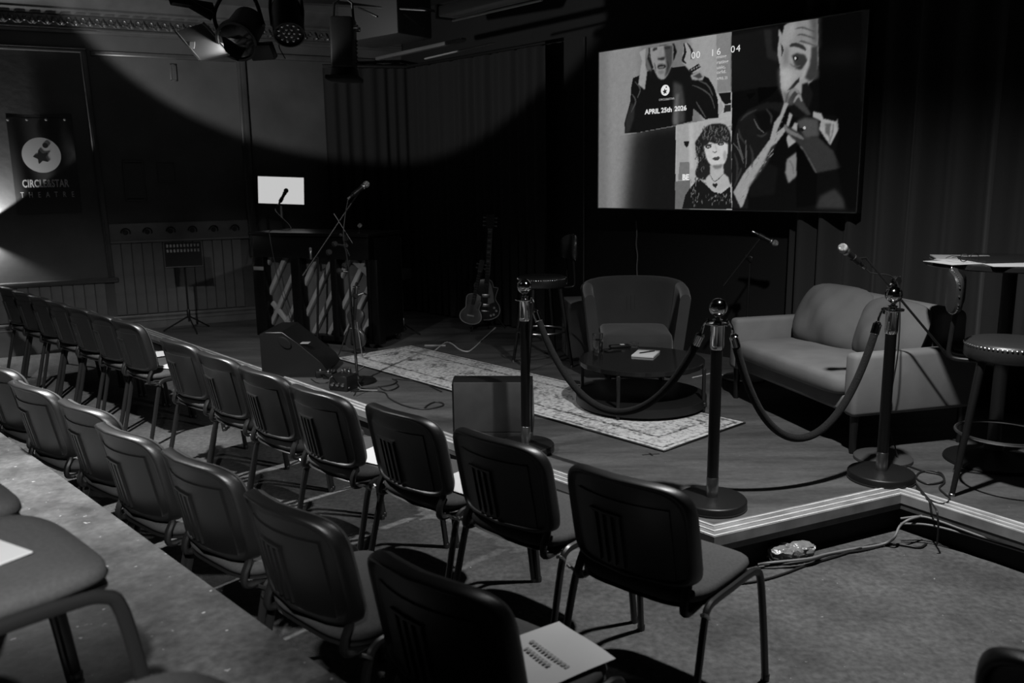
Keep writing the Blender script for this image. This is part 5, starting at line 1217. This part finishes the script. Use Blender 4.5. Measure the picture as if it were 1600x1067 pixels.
for q_ in ([(1000, 240), (1040, 330), (1045, 400)], [(1080, 210), (1070, 300), (1050, 380)], [(640, 560), (680, 620), (690, 700)]): stroke(K6(q_), 2.6, .2, 1.6, .7)
for k in range(40):
    x = rnd.uniform(1200, 1500); y = rnd.uniform(100, 260); stroke(K4([(x, y), (x+rnd.uniform(-14, 14), y+22), (x+rnd.uniform(-20, 20), y+48)]), 1.5, rnd.choice((.16, .25, .34)), .6, .55)
rs = np.random.RandomState(4)
cloud = blur(rs.rand(NY, NX), 5)-.5; cloud /= np.abs(cloud).max(); fine_ = blur(rs.rand(NY, NX), 1)-.5
img = img*(1+.10*cloud+.10*fine_)
img = img
img = np.clip(img**1.25*.72, .0015, 1)
V_ = [(GX[j, i]*SWd, GY_[j, i]*SHt, 0) for j in range(NY) for i in range(NX)]
me = bpy.data.meshes.new('display'); me.from_pydata(V_, [], [(j*NX+i, j*NX+i+1, (j+1)*NX+i+1, (j+1)*NX+i) for j in range(NY-1) for i in range(NX-1)])
ca_ = me.color_attributes.new('picture', 'FLOAT_COLOR', 'POINT'); cols = np.ones((NX*NY, 4)); cols[:, :3] = img.reshape(-1, 1); ca_.data.foreach_set('color', cols.ravel())
def screen_mat():
    m = mat('screen_picture', .004, .16); nt = m.node_tree; a = nt.nodes.new('ShaderNodeAttribute'); a.attribute_name = 'picture'; b_ = nt.nodes['Principled BSDF']
    nt.links.new(a.outputs['Color'], b_.inputs['Emission Color']); b_.inputs['Emission Strength'].default_value = 1.0; return m
M['screen'] = screen_mat(); me.materials.append(M['screen'])
dsp = bpy.data.objects.new('display', me); C.objects.link(dsp); dsp.parent = tv; dsp.location = (0, 0, .0)
MB().box((SWd/2, SHt/2, -.035), (SWd+.016, SHt+.016, .066), bev=.006).obj('housing', 'satin', tv)
b = MB(); b.box((SWd+.004, SHt/2, .003), (.008, SHt+.016, .012)); b.box((-.004, SHt/2, .003), (.008, SHt+.016, .012)); b.box((SWd/2, -.004, .003), (SWd+.016, .008, .012)); b.box((SWd/2, SHt+.004, .003), (SWd+.016, .008, .012)); b.obj('bezel', 'dull_chrome', tv, smooth=0)
MB().box((SWd/2, SHt/2, -.21), (.5, .3, .29)).obj('wall_bracket', 'black', tv)
M['lit_text'] = emit('lit_text', .75, 1.0); M['lit_text_soft'] = emit('lit_text_soft', .5, 1.0); M['unlit'] = emit('screen_black', .02, 1.0)
def stext(txt, x, y, hpx, m='lit_text', sx=1, bold=0, space=1, align='LEFT', dyn=0):
    p = suv(x, y); q_ = suv(x, y-hpx); s = (q_[1]-p[1])*SHt/.7
    lettering('screen_lettering', txt, s, m, dsp, T(p[0]*SWd, p[1]*SHt, .0015), sx=sx, bold=bold*s, space=space, align=align)
for tx, x, y in (('0', 1080, 92), ('0', 1087.5, 91), ('1', 1110, 88), ('6', 1119.5, 86), ('0', 1141.5, 82.5), ('4', 1150, 81)): stext(tx, x, y, 10.5, sx=1.12)
for tx, x, y in (('APRIL', 1007.8, 178.6), ('25th', 1033, 175.9), ('2026', 1054, 173.6)): stext(tx, x, y, 7.3, sx=1.12, bold=.03)
for i, (tx, y) in enumerate((('ming', 91.5), ('rating', 100), ('usic,', 108), ('orld.', 115.5), ('APRIL 25', 125))): stext(tx, 1119.8, y, 5 if i < 4 else 4, 'lit_text_soft', sx=1.35 if i < 4 else .95, bold=.02)
stext('BE', 1066, 281, 8.5, 'lit_text', sx=1, bold=.05)
stext('CIRCLE&STAR', 1029.5, 157.5, 3, 'lit_text_soft', sx=1.15)
p = suv(1039.6, 141); cxs, cys = p[0]*SWd, p[1]*SHt; rr_ = (suv(1039.6, 132.5)[1]-p[1])*SHt
e_ = MB().prism(disc(rr_, cxs, cys, 32), .001, .0015).obj('screen_emblem', 'lit_text', dsp, smooth=0)
MB().prism(star(cxs-.003, cys-.01, rr_*.62, rr_*.28, 100), .0016, .002).obj('screen_emblem_star', 'unlit', dsp, smooth=0); MB().prism(disc(rr_*.15, cxs+.01, cys+rr_*.55, 16), .0016, .002).obj('screen_emblem_dot', 'unlit', dsp, smooth=0)
# ================================================================== LIGHTING RIG
def yoke_lamp_bar(): pass
DR = 5.3
barz = ony(400, -30, DR).z
bar = thing('lighting_bar', 'black steel lighting bar crossing under the ceiling', 'lighting bar')
pA, pB = ony(150, -24, DR+.5), ony(760, -12, DR+1.2)
MB().tube([pA, pB], .024, 14).obj('pipe', 'satin', bar)
for f in (.1, .55, .95): p = pA.lerp(pB, f); MB().tube([p, (p.x, p.y, CEIL)], .012, 8).obj('hanger', 'satin', bar)
# fresnel with barn doors
fr = thing('fresnel_spotlight', 'black theatre spotlight with a big pale barn-door leaf', 'stage light')
q4 = [ony(274, 49, DR), ony(318, 36, DR+.05), ony(361, 84, DR-.05), ony(313, 95, DR-.1)]
n_ = (q4[1]-q4[0]).cross(q4[3]-q4[0]).normalized()
if n_.y > 0: n_ = -n_
b = MB(); b.add([*q4]+[p-n_*.004 for p in q4], [(0, 1, 2, 3), (4, 7, 6, 5), (0, 4, 5, 1), (1, 5, 6, 2), (2, 6, 7, 3), (3, 7, 4, 0)])
M['leaf'] = mat('barn_door_grey', .2, .5, vary=.15, scale=5)
leaf = b.obj('barn_door_leaf', 'leaf', fr, smooth=0)
for i, j in ((0, 3), (1, 2), (3, 2)): MB().tube([q4[i]+n_*.002, q4[j]+n_*.002], .007, 6).obj('leaf_edge', 'rib', leaf)
MB().box((0, 0, 0), (.03, .05, .004), along(q4[0].lerp(q4[3], .62).lerp(q4[1], .13)+n_*.006, q4[0]+n_*10), bev=.001, seg=1).obj('maker_plate', 'paper', leaf)
bc_ = ony(378, 52, DR+.05); ax = (ony(352, 92, DR-.2)-bc_).normalized(); m_ = along(bc_-ax*.16, bc_+ax)
MB().lathe([(0, 0), (.085, 0), (.10, .02), (.105, .2), (.125, .23), (.125, .27), (.11, .272), (.10, .25), (0, .25)], 28, m_).obj('lamp_house', 'satin', fr)
lo_ = bc_+ax*.14; spot('fresnel_bulb', lo_, (q4[0]+q4[2])/2, 5.5, 75, .6, .03)
MB().lathe([(.10, .262), (.105, .264), (.06, .278), (0, .284)], 24, m_).obj('lens', 'glossy', fr)
for k, (a, c) in enumerate((((318, 36), (340, 20)), ((361, 84), (405, 92)))): pass
MB().add([ony(345, 54, DR-.02), ony(374, 73, DR-.12), ony(386, 74, DR-.1), ony(372, 96, DR-.2), ony(352, 80, DR-.2)], [(0, 1, 2, 3, 4)]).obj('barn_door_leaf', 'satin', fr, smooth=0)
MB().tube([ony(345, 54, DR-.02), ony(374, 73, DR-.12), ony(386, 74, DR-.1)], .004, 6).obj('leaf_edge', 'rib', fr)
MB().box((0, 0, 0), (.16, .10, .05), along(ony(410, 80, DR), ony(395, 95, DR-.1)), bev=.01).obj('lower_barn_door', 'satin', fr)
yk = smooth([ony(345, 60, DR+.1), ony(335, 20, DR+.1), ony(360, -18, DR+.3), ony(395, -5, DR+.2), ony(412, 40, DR+.1)], 5); MB().tube(yk, .012, 8).obj('yoke', 'satin', fr)
MB().box((0, 0, 0), (.05, .05, .16), along(ony(372, -30, DR+.3), ony(365, 20, DR+.2)), bev=.006).obj('clamp', 'satin', fr)
MB().box((0, 0, 0), (.05, .26, .05), along(ony(300, 8, DR), ony(292, 25, DR)), bev=.006).obj('side_bracket', 'satin', fr); MB().box((0, 0, 0), (.28, .03, .05), along(ony(300, 6, DR), ony(306, 22, DR-.02)) , bev=.004).obj('back_bracket', 'metal', fr)
# LED par can
par = thing('led_par_can', 'black LED par can pointing down with a ring of small lenses', 'stage light')
pc = ony(448, 18, DR); fc = ony(452, 55, DR-.12); m_ = along(pc-(fc-pc)*.3, fc); Lc = (fc-pc).length*1.3
MB().lathe([(0, 0), (.07, 0), (.085, .02), (.09, .06), (.092, Lc), (.084, Lc+.002), (.082, Lc-.02), (0, Lc-.02)], 28, m_).obj('can', 'satin', par)
ld = None
for r_, n in ((0, 1), (.03, 6), (.062, 11)):
    for k in range(n):
        a = 2*math.pi*k/n; b = MB(); b.lathe([(.011, -.002), (.010, .004), (.005, .009), (0, .010)], 10)
        if ld is None: ld = b.obj('led_lens', 'chrome', par); o = ld
        else: o = ld.copy(); C.objects.link(o)
        o.matrix_local = m_ @ T(r_*math.cos(a), r_*math.sin(a), Lc-.018)
yk = smooth([ony(425, 40, DR-.05), ony(422, 5, DR), ony(432, -30, DR+.15), ony(462, -30, DR+.15), ony(472, 8, DR), ony(473, 38, DR-.05)], 5); MB().tube(yk, .009, 8, flat=2).obj('yoke', 'satin', par); MB().box((0, 0, 0), (.045, .045, .1), along(ony(447, -34, DR+.2), ony(447, -10, DR+.2)), bev=.006).obj('clamp', 'satin', par)
cable('thin lead drooping from the par can', [ony(440, 60, DR), ony(436, 72, DR), ony(442, 85, DR), ony(446, 92, DR)], .003)
# standing-vent lamp near the curtain corner
DV = 6.6; vl = thing('profile_spotlight', 'black ribbed stage lamp hanging vertically by the curtain corner', 'stage light'); a_ = ony(536, 28, DV); c_ = ony(538, 108, DV); m_ = along(a_, c_); Lc = (c_-a_).length
MB().box((0, 0, Lc/2), (.19, .17, Lc), m_, bev=.02).obj('lamp_house', 'satin', vl); MB().lathe([(.10, Lc), (.105, Lc+.02), (.11, Lc+.06), (.09, Lc+.062), (0, Lc+.04)], 24, m_).obj('lens_tube', 'satin', vl)
for k in range(7): MB().box((-.05, -.088, Lc*.42+k*.028), (.06, .006, .009), m_).obj('vent_slot', 'metal', vl, smooth=0)
for s in (-1, 1): MB().lathe([(0, 0), (.018, 0), (.018, .03), (.012, .034), (0, .034)], 12, m_ @ T(s*.05, -.085, Lc*.2) @ RX(90)).obj('knob', 'dull_chrome', vl)
MB().tube([ony(520, 40, DV), ony(522, 5, DV), ony(535, -6, DV), ony(550, 5, DV), ony(553, 40, DV)], .01, 8).obj('yoke', 'satin', vl); MB().tube([ony(535, -6, DV), (ony(535, -6, DV).x, DV, CEIL)], .012, 8).obj('hanger', 'satin', vl)
MB().box((0, 0, Lc+.07), (.27, .24, .03), m_, bev=.006).obj('colour_frame', 'black', vl)
# dark duct box, beams and the pale strip fitting
dbx = thing('ceiling_duct', 'dark boxed duct below the ceiling, behind the lighting bar', 'duct'); a_ = ony(600, 15, 7.6); MB().box((0, 0, 0), (.75, .4, .42), T(a_.x, a_.y, a_.z-.05) @ RZm(-40), bev=.02).obj('casing', 'duct', dbx); MB().box((0, 0, 0), (.30, .43, .03), T(a_.x+.05, a_.y-.05, a_.z+.12) @ RZm(-40), bev=.004).obj('strap', 'metal', dbx); MB().box((0, 0, 0), (.2, .2, CEIL-a_.z), T(a_.x, a_.y, (CEIL+a_.z)/2) @ RZm(-40)).obj('drop', 'duct', dbx)
sf = thing('strip_light_fitting', 'pale unlit batten light fitting under the ceiling', 'ceiling light'); A0, A1 = ony(694, 20, 6.0), ony(830, -14, 5.2)
MB().box((0, 0, (A1-A0).length/2), (.13, .07, (A1-A0).length), along(A0, A1), bev=.012).obj('housing', 'grey', sf); MB().tube([A0+Vector((.06, -.05, -.06)), A1+Vector((.06, -.05, -.06))], .008, 8).obj('lower_edge', 'binding', sf); mdl = (A0+A1)/2; MB().tube([mdl, (mdl.x, mdl.y, CEIL)], .012, 8).obj('hanger', 'satin', sf)
MB().box((0, 0, .02), (.15, .09, .03), along(A0, A1), bev=.004).obj('end_cap', 'satin', sf)
def beam(label, p, q_, wd, m, name='ceiling_rail'): tag(MB().box((0, 0, (q_-p).length/2), (wd, wd*.6, (q_-p).length), along(p, q_), bev=.006).obj(name, m), label, 'rail')
beam('dark curtain track rail under the ceiling, upper one', ony(590, 92, 8.2), ony(725, 62, 7.0), .05, 'wall')
beam('thin rail coloured as a lit edge under the ceiling above the black wall', ony(664, 92, 7.6), ony(772, 67, 6.9), .022, 'grey')  # grey here paints the light caught along the rail edge
beam('thin cable tray bar near the ceiling edge', ony(470, 5, 7.8), ony(700, 18, 7.0), .03, 'satin')
for i, (x0, y0, x1, y1) in enumerate(((632, 22, 662, 45), (560, 12, 590, 26), (655, 12, 690, 20))): beam(('slanted bracket arm under the duct', 'short cross bracket near the ceiling', 'small clamp arm near the strip light')[i], ony(x0, y0, 7.0), ony(x1, y1, 6.9), .025, 'metal', 'bracket_arm')
